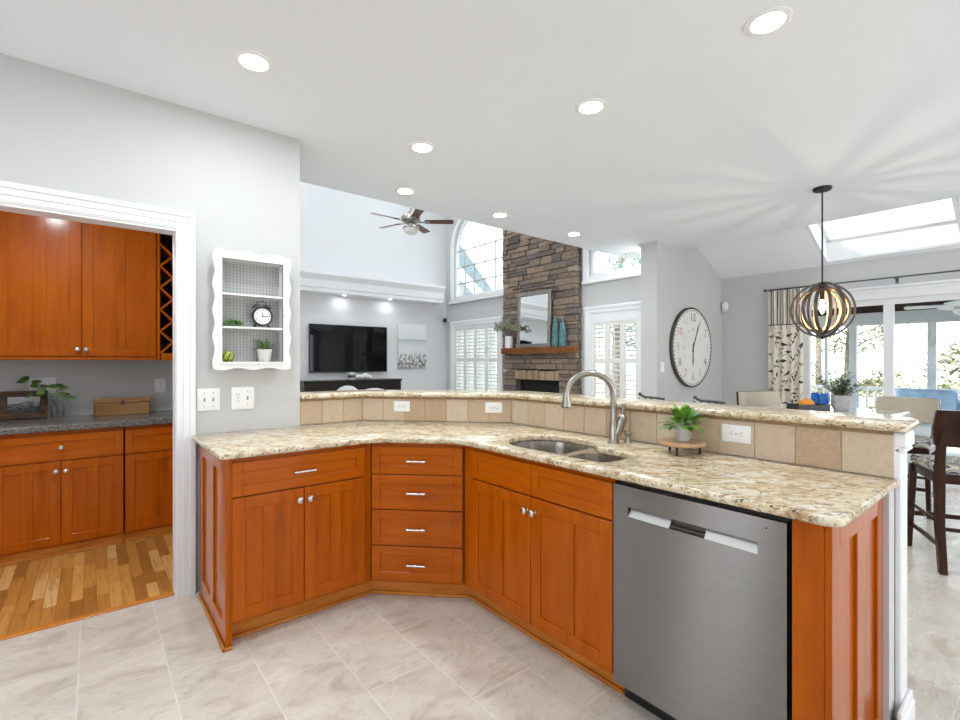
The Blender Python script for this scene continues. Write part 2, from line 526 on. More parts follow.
def wood_floor():
    t = NT('oak_strip_floor')
    sep = t.n('SeparateXYZ'); t.l(t.obj(), sep.inputs[0]); cmb = t.n('CombineXYZ')
    t.l(t.math('ADD', sep.outputs['Y'], 20.0), cmb.inputs[0]); t.l(t.math('ADD', sep.outputs['X'], 20.0), cmb.inputs[1])
    br = t.n('TexBrick', offset=0.37, offset_frequency=2, squash=1.0); t.l(cmb.outputs[0], br.inputs['Vector'])
    br.inputs['Scale'].default_value = 1.0; br.inputs['Brick Width'].default_value = 0.43; br.inputs['Row Height'].default_value = 0.0572
    br.inputs['Mortar Size'].default_value = 0.0008; br.inputs['Bias'].default_value = 0
    br.inputs['Color1'].default_value = (0, 0, 0, 1); br.inputs['Color2'].default_value = (1, 1, 1, 1)
    rnd = br.outputs['Color']
    c = t.ramp(rnd, [(0.0, (0.33, 0.13, 0.026)), (0.45, (0.56, 0.245, 0.052)), (0.8, (0.66, 0.325, 0.085)), (1.0, (0.74, 0.44, 0.17))])
    off = t.n('VectorMath', operation='MULTIPLY_ADD')
    t.l(rnd, off.inputs[0]); off.inputs[1].default_value = (5, 9, 0); t.l(t.obj(), off.inputs[2])
    g = t.noise(t.mapping((26, 2.4, 1), src=off.outputs[0]), 1.5, 5, 0.6, 0.8)
    c = t.mix(t.ramp(g, [(0.50, 0.0), (0.72, 0.65)]), c, (0.22, 0.085, 0.022))
    c = t.mix(br.outputs['Fac'], c, (0.10, 0.04, 0.012))
    t.set(Base_Color=c, Roughness=0.28); return t.m
M['wood_floor'] = wood_floor()

def tinted(name, stops, nscale, nmix, ncol, rough, bump=0.3):
    t = NT(name)
    c = t.ramp(t.attr(), stops)
    f = t.noise(t.obj(), nscale, 5, 0.65)
    c = t.mix(t.ramp(f, [(0.42, 0.0), (0.72, nmix)]), c, ncol)
    f2 = t.noise(t.obj(), nscale*2.7, 3)
    c = t.mix(t.ramp(f2, [(0.35, nmix*0.5), (0.55, 0.0)]), c, tuple(min(1, x*1.25) for x in stops[-1][1]))
    t.set(Base_Color=c, Roughness=rough); t.bump(f, bump, 0.004); return t.m
M['travertine'] = tinted('travertine_wall_tile', [(0, (0.46, 0.315, 0.195)), (0.5, (0.56, 0.425, 0.295)), (1, (0.60, 0.50, 0.385))], 34, 0.35, (0.40, 0.27, 0.165), 0.5, 0.1)
M['liner'] = plain('brown_tile_liner', (0.30, 0.19, 0.10), 0.4, var=0.3, vscale=40)
M['grout'] = plain('tan_grout', (0.52, 0.42, 0.315), 0.85, var=0.1, vscale=60)
M['stone'] = tinted('ledgestone', [(0, (0.055, 0.045, 0.04)), (0.25, (0.12, 0.095, 0.08)), (0.5, (0.19, 0.135, 0.095)), (0.8, (0.28, 0.195, 0.135)), (1, (0.40, 0.32, 0.25))], 14, 0.55, (0.09, 0.07, 0.06), 0.8, 0.6)
M['brick'] = tinted('tan_soldier_brick', [(0, (0.25, 0.16, 0.10)), (1, (0.44, 0.31, 0.20))], 20, 0.4, (0.17, 0.11, 0.075), 0.85, 0.4)
M['mortar'] = plain('dark_stone_joint', (0.05, 0.042, 0.037), 0.95, var=0.2, vscale=30)
M['soot'] = plain('sooty_firebox', (0.006, 0.006, 0.006), 0.9)

def steel():
    t = NT('brushed_stainless_steel')
    f = t.noise(t.mapping((3, 3, 500)), 2.0, 3)
    c = t.ramp(f, [(0.3, (0.235, 0.226, 0.22)), (0.7, (0.275, 0.265, 0.258))])
    tg = t.n('Tangent', direction_type='RADIAL', axis='Z')
    t.l(tg.outputs[0], t.b.inputs['Tangent'])
    t.set(Base_Color=c, Metallic=1.0, Roughness=0.30, Anisotropic=1.0, Anisotropic_Rotation=0.25)
    return t.m
M['steel'] = steel()
M['sink_steel'] = plain('satin_sink_steel', (0.60, 0.58, 0.56), 0.18, 1.0, var=0.04, vscale=50)
M['lit_tone_steel'] = plain('lit_tone_pocket_steel', (0.50, 0.49, 0.485), 0.42, 0.7, var=0.02)  # lighter tone stands for light caught by the sloped pocket sides

def seat_fabric():
    t = NT('circle_print_upholstery')
    v = t.n('TexVoronoi', feature='F1', distance='EUCLIDEAN'); v.inputs['Scale'].default_value = 9.5; v.inputs['Randomness'].default_value = 0.85
    t.l(t.mapping((1, 0.75, 1)), v.inputs['Vector'])
    s = t.math('FRACT', t.math('ADD', t.math('MULTIPLY', v.outputs['Distance'], 2.2), t.noise(t.obj(), 5, 2)))
    c = t.ramp(s, [(0.0, (0.05, 0.05, 0.055)), (0.17, (0.62, 0.58, 0.50)), (0.30, (0.33, 0.34, 0.35)), (0.50, (0.50, 0.40, 0.16)), (0.60, (0.66, 0.63, 0.56)), (0.75, (0.10, 0.10, 0.11)), (0.88, (0.36, 0.37, 0.39))], 'CONSTANT')
    t.set(Base_Color=c, Roughness=0.8); return t.m
M['seat_fabric'] = seat_fabric()

def stripes():
    t = NT('black_cream_striped_fabric')
    sep = t.n('SeparateXYZ'); t.l(t.obj(), sep.inputs[0])
    s = t.math('FRACT', t.math('MULTIPLY', sep.outputs['Y'], 27.0))
    c = t.ramp(s, [(0.0, (0.70, 0.65, 0.57)), (0.40, (0.045, 0.033, 0.03)), (0.64, (0.70, 0.65, 0.57)), (0.76, (0.20, 0.15, 0.12)), (0.88, (0.70, 0.65, 0.57))], 'CONSTANT')
    t.set(Base_Color=c, Roughness=0.9); return t.m
M['stripes'] = stripes()
M['curtain'] = plain('cream_linen', (0.70, 0.65, 0.56), 0.9, var=0.04, vscale=40)
M['print_dark'] = plain('dark_brown_print', (0.05, 0.035, 0.028), 0.9, var=0.3, vscale=30)
M['print_tan'] = plain('taupe_print', (0.30, 0.23, 0.17), 0.9, var=0.2, vscale=30)

def picture(name, stops, axis, lo, hi, nsc, namt, dark=None, dthr=(0.55, 0.6)):
    """a printed seascape: bands of colour up the picture with broken edges"""
    t = NT(name)
    sep = t.n('SeparateXYZ'); t.l(t.obj(), sep.inputs[0])
    u = t.math('DIVIDE', t.math('SUBTRACT', sep.outputs['Z'], lo), hi-lo)
    w = t.noise(t.mapping(nsc), 1.0, 5, 0.65)
    uu = t.math('ADD', u, t.math('MULTIPLY', t.math('SUBTRACT', w, 0.5), namt))
    c = t.ramp(uu, stops)
    if dark is not None:
        g = t.noise(t.mapping(dark[1]), 1.0, 4, 0.7)
        mask = t.math('MULTIPLY', t.ramp(g, [(dthr[0], 0.0), (dthr[1], 1.0)]), t.ramp(uu, dark[2]))
        c = t.mix(mask, c, dark[0])
    t.set(Base_Color=c, Roughness=0.7); return t.m

# ================================================================== THE SETTING
CZ = 2.81           # kitchen ceiling
WY = 3.195          # face of the wall with the doorway
FX = 5.55           # fireplace wall of the living room
TY = 7.885          # television wall
SX = 7.058          # sliding door wall
LZ = 5.2            # living room ceiling

bm = nb(); box(bm, -2.4, SX+0.12, -3.2, 3.25, -0.05, 0); box(bm, 1.0, SX+0.12, 3.25, TY, -0.05, 0)
struct('floor', bm, M['tile'])
bm = nb(); box(bm, -1.7, 1.0, 3.25, 5.05, -0.05, 0.002); struct('floor_pantry', bm, M['wood_floor'])
bm = nb(); box(bm, -1.25, 0.367, 3.222, 3.262, 0.0, 0.008, bev=0.003)
struct('trim_5', bm, M['oak_trim'])

bm = nb(); box(bm, -5.5, 5.99, -3.2, 3.93, CZ, CZ+0.12); struct('ceiling', bm, M['ceiling'])  # overrun past the rear wall is an added eave keeping sun out
bm = nb(); box(bm, -1.7, 1.0, 3.31, 5.05, 2.62, 2.7); struct('ceiling_pantry', bm, M['ceiling'])
bm = nb(); box(bm, 0.4, FX+0.15, 3.93, TY+0.1, LZ, LZ+0.1); struct('ceiling_living', bm, M['ceiling'])

# wall with the doorway
bm = nb()
box(bm, 0.384, 1.068, WY, WY+0.115, 0, CZ); box(bm, -1.25, 0.384, WY, WY+0.115, 2.10, CZ); box(bm, -2.4, -1.25, WY, WY+0.115, 0, CZ)
bmesh.ops.remove_doubles(bm, verts=bm.verts, dist=1e-5)
struct('wall_left', bm, M['wall'])
bm = nb()
for lo, hi, dy in ((0.0, 0.030, 0.014), (0.030, 0.064, 0.020), (0.064, 0.090, 0.028)):
    xa, xb, zt = -1.257, 0.374, 2.107
    prism(bm, [(xb+lo, 0), (xb+hi, 0), (xb+hi, zt+hi), (xa-hi, zt+hi), (xa-hi, 0), (xa-lo, 0), (xa-lo, zt+lo), (xb+lo, zt+lo)], WY-dy, WY-0.0005, 'y')
box(bm, 0.368, 0.3835, WY-0.002, WY+0.117, 0, 2.0995); box(bm, -1.2495, -1.238, WY-0.002, WY+0.117, 0, 2.0995); box(bm, -1.238, 0.368, WY-0.002, WY+0.117, 2.085, 2.0995)
box(bm, 0.3705, 0.3739, WY-0.010, WY-0.0005, 0, 2.1065); box(bm, -1.238, 0.3705, WY-0.010, WY-0.0005, 2.0995, 2.1065)
struct('trim_1', bm, M['trim'])
bm = nb(); box(bm, -1.7, 1.1, 5.05, 5.17, 0, LZ); struct('wall_pantry', bm, M['wall'])
bm = nb(); box(bm, 0.98, 1.08, 3.31, 5.05, 0, CZ); struct('wall_pantry_side', bm, M['wall'])
bm = nb(); box(bm, -1.8, -1.7, 3.31, 5.17, 0, CZ); struct('wall_pantry_end', bm, M['wall'])
# rear kitchen wall, behind the camera, with openings added for daylight and a dishwasher reflection
bm = nb()
box(bm, -2.5, -2.4, -3.2, -2.6, 0, CZ); box(bm, -2.5, -2.4, 0.9, 1.95, 0, CZ); box(bm, -2.5, -2.4, -2.6, 0.9, 0, 0.85); box(bm, -2.5, -2.4, -2.6, 0.9, 2.35, CZ); box(bm, -2.5, -2.4, 2.72, 3.31, 0, CZ); box(bm, -2.5, -2.4, 1.95, 2.72, 0, 0.25); box(bm, -2.5, -2.4, 1.95, 2.72, 2.35, CZ)
struct('wall_rear', bm, M['wall'])
bm = nb()
box(bm, -2.4, 1.2, -3.3, -3.2, 0, CZ); box(bm, 6.9, SX+0.12, -3.3, -3.2, 0, CZ); box(bm, 1.2, 6.9, -3.3, -3.2, 2.45, CZ); box(bm, 5.99, SX+0.12, -3.3, -3.2, CZ, 3.2)
struct('wall_front', bm, M['wall'])
bm = nb()
for a, b, c, d in ((1.2, 1.28, 0.06, 2.37), (6.82, 6.9, 0.06, 2.37), (2.6, 2.68, 0.06, 2.37), (4.0, 4.08, 0.06, 2.37), (5.4, 5.48, 0.06, 2.37), (1.2, 6.9, 2.37, 2.45), (1.2, 6.9, 0, 0.06)): box(bm, a, b, -3.27, -3.2, c, d)
struct('door_4', bm, M['trim'])  # made-up unseen door, its opening placed to let daylight onto the dining side
bm = nb()
for a, b, c, d in ((1.95, 2.00, .30, 2.30), (2.67, 2.72, .30, 2.30), (2.31, 2.36, .30, 2.30), (1.95, 2.72, .25, .30), (1.95, 2.72, 2.30, 2.35), (-2.6, -2.54, .91, 2.29), (.84, .90, .91, 2.29), (-1.46, -1.40, .91, 2.29), (-.30, -.24, .91, 2.29), (-2.6, .9, .85, .91), (-2.6, .9, 2.29, 2.35)):
    box(bm, -2.46, -2.40, a, b, c, d)
struct('added_rear_windows', bm, M['trim'])  # unseen frames for the openings added to the rear wall for light

# living room shell
bm = nb(); box(bm, 0.4, FX+0.2, TY, TY+0.12, 0, LZ); struct('wall_television', bm, M['wall_white'])
bm = nb(); box(bm, 0.4, 0.5, 5.17, TY, 0, LZ); struct('wall_living_left', bm, M['wall_white'])
bm = nb(); box(bm, 0.98, FX, 3.93, 4.03, CZ+0.12, LZ); struct('wall_upper', bm, M['wall_white'])
AR = 0.745; AC = 6.87; AS = 3.5; SILL = 2.57     # arched window: glazed radius, centre, spring line, sill
def arch_loop(r, z0, n=20):
    return [(AC+r, z0), ] + arc(AC, AS, r, 0, PI, n) + [(AC-r, z0)]
bm = nb()
# wall pieces round the openings
y0, y1 = 3.33, TY
def wpiece(a, b, c, d): box(bm, FX, FX+0.14, a, b, c, d)
wpiece(7.615, TY, 0, LZ); wpiece(4.32, 6.125, 0, LZ); wpiece(6.125, 6.22, 0, SILL); wpiece(6.22, 7.615, 2.05, SILL); wpiece(6.22, 7.615, 0, 0.05)
prism(bm, arc(AC, AS, AR, 0, PI, 20) + [(AC-AR, LZ), (AC+AR, LZ)], FX, FX+0.14, 'x')
wpiece(3.33, 3.42, 0, LZ); wpiece(3.42, 4.32, 2.0, 2.55); wpiece(3.42, 4.32, 3.6, LZ); wpiece(3.42, 4.32, 0, 0.05)
struct('wall_fireplace', bm, M['wall'])

def ring_prism(bm, outer, inner, a0, a1, axis='x'):
    n = len(outer)
    def P(p, a): return (a, p[0], p[1]) if axis == 'x' else (p[0], a, p[1])
    V = [[bm.verts.new(P(p, a)) for p in lp] for lp, a in ((outer, a0), (inner, a0), (inner, a1), (outer, a1))]
    for k in range(4):
        A = V[k]; B = V[(k+1) % 4]
        for i in range(n):
            j = (i+1) % n
            bm.faces.new((A[i], A[j], B[j], B[i]))
    bmesh.ops.recalc_face_normals(bm, faces=bm.faces[:])

# arched window
win = sempty('window_1')
bm = nb()
ring_prism(bm, arch_loop(0.83, 2.50), arch_loop(AR-0.005, SILL), FX-0.025, FX-0.001)
ring_prism(bm, arch_loop(0.795, 2.53), arch_loop(AR, SILL), FX-0.04, FX-0.02)
box(bm, FX-0.06, FX, AC-0.80, AC+0.86, 2.475, 2.515, bev=0.006)
struct('window_casing', bm, M['trim'], win)
bm = nb(); ring_prism(bm, arch_loop(AR-0.003, SILL+.003), arch_loop(AR-0.05, SILL+0.05), FX+0.03, FX+0.08)
struct('window_sash', bm, M['trim'], win)
bm = nb()
for k in range(1, 5):
    y = AC - AR + 2*AR*k/5
    box(bm, FX+0.05, FX+0.062, y-0.010, y+0.010, SILL+0.05, AS+0.02)
for z in (2.86, 3.18, 3.50): box(bm, FX+0.05, FX+0.062, AC-AR+0.04, AC+AR-0.04, z-0.010, z+0.010)
for k in range(1, 6):
    a = PI*k/6
    tube(bm, [(FX+0.056, AC+0.24*math.cos(a), AS+0.24*math.sin(a)), (FX+0.056, AC+0.75*math.cos(a), AS+0.75*math.sin(a))], 0.008, 6)
tube(bm, [(FX+0.056, p[0], p[1]) for p in arc(AC, AS, 0.24, 0, PI, 16)], 0.008, 6)
struct('muntin_grille', bm, plain('pale_grey_muntin', (0.42, 0.43, 0.44), 0.5), win)
bm = nb(); prism(bm, arch_loop(AR-0.045, SILL+0.045), FX+0.066, FX+0.070, 'x'); struct('window_pane', bm, M['glass'], win)
# rectangular upper window right of the chimney
win = sempty('window_2')
def rect_loop(a, b, c, d): return [(a, c), (b, c), (b, d), (a, d)]
bm = nb(); ring_prism(bm, rect_loop(3.34, 4.40, 2.47, 3.68), rect_loop(3.425, 4.315, 2.555, 3.595), FX-0.03, FX-0.001)
box(bm, FX-0.05, FX, 3.34, 4.42, 2.455, 2.49, bev=0.005); struct('window_casing', bm, M['trim'], win)
bm = nb(); ring_prism(bm, rect_loop(3.425, 4.315, 2.555, 3.595), rect_loop(3.48, 4.26, 2.61, 3.54), FX+0.03, FX+0.08); struct('window_sash', bm, M['trim'], win)
bm = nb()
for y in (3.74, 4.0): box(bm, FX+0.05, FX+0.06, y-0.007, y+0.007, 2.61, 3.54)
for z in (2.92, 3.23): box(bm, FX+0.05, FX+0.06, 3.48, 4.26, z-0.007, z+0.007)
struct('muntin_grille', bm, bpy.data.materials['pale_grey_muntin'], win)
bm = nb(); box(bm, FX+0.064, FX+0.067, 3.475, 4.265, 2.605, 3.545); struct('window_pane', bm, M['glass'], win)

# shuttered doors either side of the chimney
def shutter_door(n, ya, yb, cols, ztop, zmid):
    d = sempty('door_%d' % n)
    bm = nb(); ring_prism(bm, rect_loop(ya, yb, 0.0, 2.12), rect_loop(ya+0.09, yb-0.09, 0.0, 2.03), FX-0.028, FX-0.001)
    box(bm, FX-0.04, FX-0.001, ya-0.01, yb+0.01, 2.085, 2.125, bev=0.004)
    struct('door_casing', bm, M['trim'], d)
    bm = nb(); ring_prism(bm, rect_loop(ya+0.09, yb-0.09, 0.05, 2.03), rect_loop(ya+0.13, yb-0.13, 0.09, ztop+0.03), FX-0.012, FX+0.03); struct('door_frame', bm, M['trim'], d)
    for a, b in cols:
        bm = nb(); st = 0.042
        for (p, q, r, s) in ((a, a+st, 0.09, ztop+0.03), (b-st, b, 0.09, ztop+0.03), (a+st, b-st, ztop-0.02, ztop+0.03), (a+st, b-st, zmid-0.035, zmid+0.035), (a+st, b-st, 0.09, 0.17)):
            box(bm, FX-0.004, FX+0.024, p, q, r, s, bev=0.002)
        box(bm, FX-0.016, FX-0.004, (a+b)/2-0.006, (a+b)/2+0.006, zmid+0.06, ztop-0.05)
        sh = struct('shutter_panel', bm, M['shutter'], d)
        bm = nb()
        for (lo, hi) in ((0.18, zmid-0.04), (zmid+0.04, ztop-0.02)):
            k = int((hi-lo)/0.062)
            for i in range(k):
                z = lo + (i+0.5)*(hi-lo)/k
                R = Matrix.Translation((FX+0.012, 0, z)) @ Matrix.Rotation(math.radians(14), 4, 'Y')
                box(bm, -0.030, 0.030, a+st+0.003, b-st-0.003, -0.004, 0.004, M=R)
        struct('louvers', bm, M['shutter'], sh)
    bm = nb(); box(bm, FX+0.09, FX+0.095, ya+0.1, yb-0.1, 0.06, 2.04); struct('door_pane', bm, M['glass'], d)
w4 = (7.57-6.29)/4
shutter_door(1, 6.16, 7.70, [(6.29+i*w4, 6.29+(i+1)*w4) for i in range(4)], 1.95, 1.37)
w3 = 0.33
shutter_door(2, 3.39, 4.37, [(4.245-(i+1)*0.245, 4.245-i*0.245) for i in range(3)], 1.86, 1.35)

# cornice shelf over the television
bm = nb()
prof = [(TY, 2.47), (TY-0.30, 2.47), (TY-0.30, 2.53), (TY-0.315, 2.54), (TY-0.315, 2.66), (TY-0.345, 2.70), (TY-0.38, 2.745), (TY-0.38, 2.79), (TY, 2.79)]
prism(bm, prof, 0.5, FX-0.27, 'x'); struct('trim_2', bm, M['trim'])

# corner block with the wall clock
bm = nb(); box(bm, 5.315, SX, 3.11, 3.33, 0, CZ+0.5); box(bm, 5.315, FX+0.1, 3.33, 3.40, CZ, LZ); struct('wall_clock', bm, M['wall'])
bm = nb(); box(bm, 5.30, SX, 3.095, 3.11, 0, 0.12, bev=0.003); struct('baseboard_clock', bm, M['trim'])

# sloping ceiling with the skylight opening
SLP = 0.483
def sz(x): return 2.533 + SLP*(SX-x)
bm = nb()
def slope_piece(xa, xb, ya, yb, t=0.10):
    hexa(bm, [(xa, ya, sz(xa)), (xb, ya, sz(xb)), (xb, yb, sz(xb)), (xa, yb, sz(xa)), (xa, ya, sz(xa)+t), (xb, ya, sz(xb)+t), (xb, yb, sz(xb)+t), (xa, yb, sz(xa)+t)])
KA, KB, KL, KR = 6.30, 7.00, 0.66, 1.826      # skylight opening: x range, y range
ka, kb, kl, kr = KA-0.032, KB+0.032, KL-0.032, KR+0.032
slope_piece(5.99, ka, -3.2, 3.2); slope_piece(kb, SX+0.1, -3.2, 3.2); slope_piece(ka, kb, kr, 3.2); slope_piece(ka, kb, -3.2, kl)
box(bm, 5.94, 5.988, -3.2, 3.2, CZ+0.121, sz(5.99)+0.1)
struct('ceiling_sloped', bm, M['ceiling'])
sk = sempty('window_4')
bm = nb(); T = 0.30
def well(xa, xb, ya, yb):
    hexa(bm, [(xa, ya, sz(xa)+0.002), (xb, ya, sz(xb)+0.002), (xb, yb, sz(xb)+0.002), (xa, yb, sz(xa)+0.002), (xa, ya, sz(xa)+T), (xb, ya, sz(xb)+T), (xb, yb, sz(xb)+T), (xa, yb, sz(xa)+T)])
well(KA-0.03, KA, KL-0.03, KR+0.03); well(KB, KB+0.03, KL-0.03, KR+0.03); well(KA, KB, KL-0.03, KL); well(KA, KB, KR, KR+0.03)
struct('skylight_well', bm, M['trim'], sk)
bm = nb()
def bar4(xa, xb, ya, yb, lo, hi):
    hexa(bm, [(xa, ya, sz(xa)+lo), (xb, ya, sz(xb)+lo), (xb, yb, sz(xb)+lo), (xa, yb, sz(xa)+lo), (xa, ya, sz(xa)+hi), (xb, ya, sz(xb)+hi), (xb, yb, sz(xb)+hi), (xa, yb, sz(xa)+hi)])
for q in ((KA, KA+0.04, KL, KR), (KB-0.04, KB, KL, KR), (KA, KB, KL, KL+0.04), (KA, KB, KR-0.04, KR)): bar4(*q, T-0.06, T)
struct('skylight_frame', bm, M['trim'], sk)
bm = nb(); bar4(KA+0.03, KB-0.03, KL+0.03, KR-0.03, T-0.03, T-0.025); struct('skylight_pane', bm, M['glass'], sk)

# wall with the sliding door to the porch
DY0, DY1, DZ = -0.9, 2.12, 2.06
bm = nb(); box(bm, SX, SX+0.12, DY1, 3.33, 0, 2.60); box(bm, SX, SX+0.12, -3.2, DY0, 0, 2.60); box(bm, SX, SX+0.12, DY0, DY1, DZ, 2.60)
struct('wall_dining', bm, M['wall'])
dr = sempty('door_3')
bm = nb()
box(bm, SX-0.02, SX-0.001, DY1, DY1+0.09, 0, DZ); box(bm, SX-0.02, SX-0.001, DY0-0.09, DY0, 0, DZ); box(bm, SX-0.02, SX-0.001, DY0-0.09, DY1+0.09, DZ, DZ+0.12)
box(bm, SX-0.035, SX-0.02, DY0-0.09, DY1+0.09, DZ+0.08, DZ+0.118, bev=0.005); box(bm, SX-0.05, SX-0.02, DY0-0.11, DY1+0.11, DZ+0.12, DZ+0.15, bev=0.005); box(bm, SX-0.028, SX-0.02, DY0, DY1, DZ+0.003, DZ+0.035, bev=0.003)
struct('door_casing', bm, M['trim'], dr)
bm = nb()
for a, b in ((2.03, DY1), (1.215, 1.305), (0.28, 0.36), (DY0, DY0+0.08)): box(bm, SX+0.02, SX+0.09, a, b, 0.09, DZ-0.06)
box(bm, SX+0.02, SX+0.09, DY0, DY1, DZ-0.06, DZ); box(bm, SX+0.02, SX+0.09, DY0, DY1, 0, 0.09)
struct('door_frame', bm, M['trim'], dr)
bm = nb(); box(bm, SX+0.05, SX+0.056, DY0+0.05, DY1-0.05, 0.08, DZ-0.05); struct('door_pane', bm, M['glass'], dr)

# half wall behind the counter, its tile and its white end post
T0, T1, T2, T3 = (1.068, 3.195), (1.515, 3.195), (2.249, 2.405), (2.249, 0.385)
def offset_line(pts, d):
    """move an open line to its left by d"""
    out = []
    for i, p in enumerate(pts):
        a = Vector(pts[max(i-1, 0)]); b = Vector(p); c = Vector(pts[min(i+1, len(pts)-1)])
        e1 = (b-a) if i > 0 else (c-b); e2 = (c-b) if i < len(pts)-1 else (b-a)
        e1.normalize(); e2.normalize()
        n1 = Vector((-e1.y, e1.x)); n2 = Vector((-e2.y, e2.x)); m = (n1+n2).normalized()
        q = b + m*(d/m.dot(n1)); out.append((q.x, q.y))
    return out
TL = [T0, T1, T2, T3]
half = sempty('wall_half')
bm = nb(); prism(bm, offset_line(TL, 0.006) + offset_line(TL, 0.115)[::-1], 0, 1.088, 'z'); box(bm, 2.175, 2.26, 0.385, 0.50, 0, 0.886)
struct('wall_core', bm, M['wall'], half)
bm = nb()
def along(pa, pb, s0, s1, y0, y1, z0, z1, bm=None, bev=0.0, tint=None):
    a = Vector(pa); b = Vector(pb); d = (b-a).normalized(); ang = math.atan2(d.y, d.x)
    R = Matrix.Translation((a.x, a.y, 0)) @ Matrix.Rotation(ang, 4, 'Z')
    box(bm, s0, s1, y0, y1, z0, z1, bev=bev, M=R, tint=tint)
rt = random.Random(3)
for pa, pb, edges in ((T0, T1, (0.0, .152, .300, .447)), (T1, T2, None), (T2, T3, None)):
    Ln = (Vector(pb)-Vector(pa)).length
    if edges is None:
        k = round(Ln/0.153); edges = [Ln*i/k for i in range(k+1)]
    for a, b in zip(edges, edges[1:]):
        along(pa, pb, a+0.0015, b-0.0015, -0.001, 0.007, 0.919, 1.075, bm, bev=0.0015, tint=rt.random())
bs = struct('tile_backsplash', bm, M['travertine'], half)
bm = nb(); 
for pa, pb in ((T0, T1), (T1, T2), (T2, T3)):
    Ln = (Vector(pb)-Vector(pa)).length
    along(pa, pb, 0, Ln, 0.0035, 0.0075, 0.917, 1.077, bm)
struct('grout_bed', bm, M['grout'], half)
bm = nb()
for pa, pb in ((T0, T1), (T1, T2), (T2, T3)):
    Ln = (Vector(pb)-Vector(pa)).length
    along(pa, pb, 0, Ln, -0.006, 0.006, 1.075, 1.0885, bm, bev=0.003)
struct('liner_strip', bm, M['liner'], half)
bm = nb()
box(bm, 2.262, 2.366, 0.366, 0.386, 0, 1.085, bev=0.004)
box(bm, 2.252, 2.378, 0.352, 0.386, 1.012, 1.030, bev=0.006); box(bm, 2.250, 2.385, 0.348, 0.386, 1.030, 1.086, bev=0.006)
box(bm, 2.252, 2.262, 0.372, 0.386, 0.92, 1.085)
struct('trim_3', bm, M['trim'])
bm = nb()
box(bm, 2.18, 2.375, 0.352, 0.3655, 0, 0.115, bev=0.003); box(bm, 2.18, 2.38, 0.346, 0.3655, 0, 0.085, bev=0.005)
box(bm, 2.366, 2.38, 0.352, 2.40, 0, 0.115, bev=0.003)
struct('baseboard_half', bm, M['trim'])

# ================================================================== KITCHEN CABINETS
def shaker(bm, x0, x1, z0, z1, st=0.058, rt_=0.058, mids=0, y=-0.02, t=0.019):
    """a framed front with recessed flat panels"""
    b = 0.0018
    box(bm, x0, x0+st, y, y+t, z0, z1, bev=b); box(bm, x1-st, x1, y, y+t, z0, z1, bev=b)
    box(bm, x0+st, x1-st, y, y+t, z0, z0+rt_, bev=b); box(bm, x0+st, x1-st, y, y+t, z1-rt_, z1, bev=b)
    n = mids + 1; w = (x1-x0-2*st - mids*st)/n
    for i in range(n):
        a = x0+st+i*(w+st)
        box(bm, a-0.001, a+w+0.001, y+0.0075, y+0.014, z0+rt_-0.001, z1-rt_+0.001)
        if i < mids: box(bm, a+w, a+w+st, y, y+t, z0+rt_, z1-rt_, bev=b)

def knob(parent, x, z, y=-0.02):
    bm = nb()
    R = Matrix.Translation((x, y, z)) @ Matrix.Rotation(PI/2, 4, 'X')
    lathe(bm, [(0.0, 0.0), (0.009, 0.0), (0.0065, 0.004), (0.0055, 0.012), (0.010, 0.017), (0.0155, 0.021), (0.0165, 0.025), (0.013, 0.029), (0.006, 0.031), (0, 0.0315)], 18, R)
    return obj('knob', bm, M['nickel'], parent)

def pull(parent, x, z, y=-0.02, L=0.112):
    bm = nb()
    for s in (-1, 1):
        R = Matrix.Translation((x+s*L*0.36, y, z)) @ Matrix.Rotation(PI/2, 4, 'X')
        lathe(bm, [(0, 0), (0.0065, 0), (0.0045, 0.005), (0.0045, 0.024), (0, 0.024)], 12, R)
    P = [(x-L/2, y-0.025, z), (x-L*0.44, y-0.026, z), (x-L*0.3, y-0.027, z), (x, y-0.028, z), (x+L*0.3, y-0.027, z), (x+L*0.44, y-0.026, z), (x+L/2, y-0.025, z)]
    tube(bm, P, [0.005, 0.0082, 0.0058, 0.0068, 0.0058, 0.0082, 0.005], 12)
    return obj('pull_handle', bm, M['nickel'], parent)

def door(parent, x0, x1, z0, z1, mids=0, kx=None, kz=None, st=0.058, m=None):
    bm = nb(); shaker(bm, x0, x1, z0, z1, st=st, rt_=st, mids=mids)
    d = obj('door', bm, m or M['cab_v'], parent)
    if kx is not None: knob(d, kx, kz)
    return d

def drawer(parent, x0, x1, z0, z1, handle='pull', st=0.048):
    bm = nb(); shaker(bm, x0, x1, z0, z1, st=st, rt_=min(st, (z1-z0)*0.30))
    d = obj('drawer', bm, M['cab_h'], parent)
    if handle == 'pull': pull(d, (x0+x1)/2, (z0+z1)/2)
    elif handle == 'knob': knob(d, (x0+x1)/2, (z0+z1)/2)
    return d

def carcass(parent, x0, x1, depth, ztop=0.886, zbot=0.10, face=True):
    bm = nb()
    box(bm, x0, x1, 0.0, 0.018, zbot, ztop)
    box(bm, x0, x0+0.016, 0.018, depth, zbot, ztop); box(bm, x1-0.016, x1, 0.018, depth, zbot, ztop)
    box(bm, x0+0.016, x1-0.016, 0.018, depth, zbot, zbot+0.016); box(bm, x0+0.016, x1-0.016, depth-0.01, depth, zbot+0.016, ztop)
    return obj('cabinet_body', bm, M['cab_v'], parent)

def toe(parent, x0, x1, y=0.065, h=0.1):
    bm = nb(); box(bm, x0, x1, y, y+0.018, 0, h)
    box(bm, x0, x1, y-0.014, y, 0, 0.018, bev=0.006, seg=2)
    return obj('toe_kick', bm, M['oak_trim'], parent)

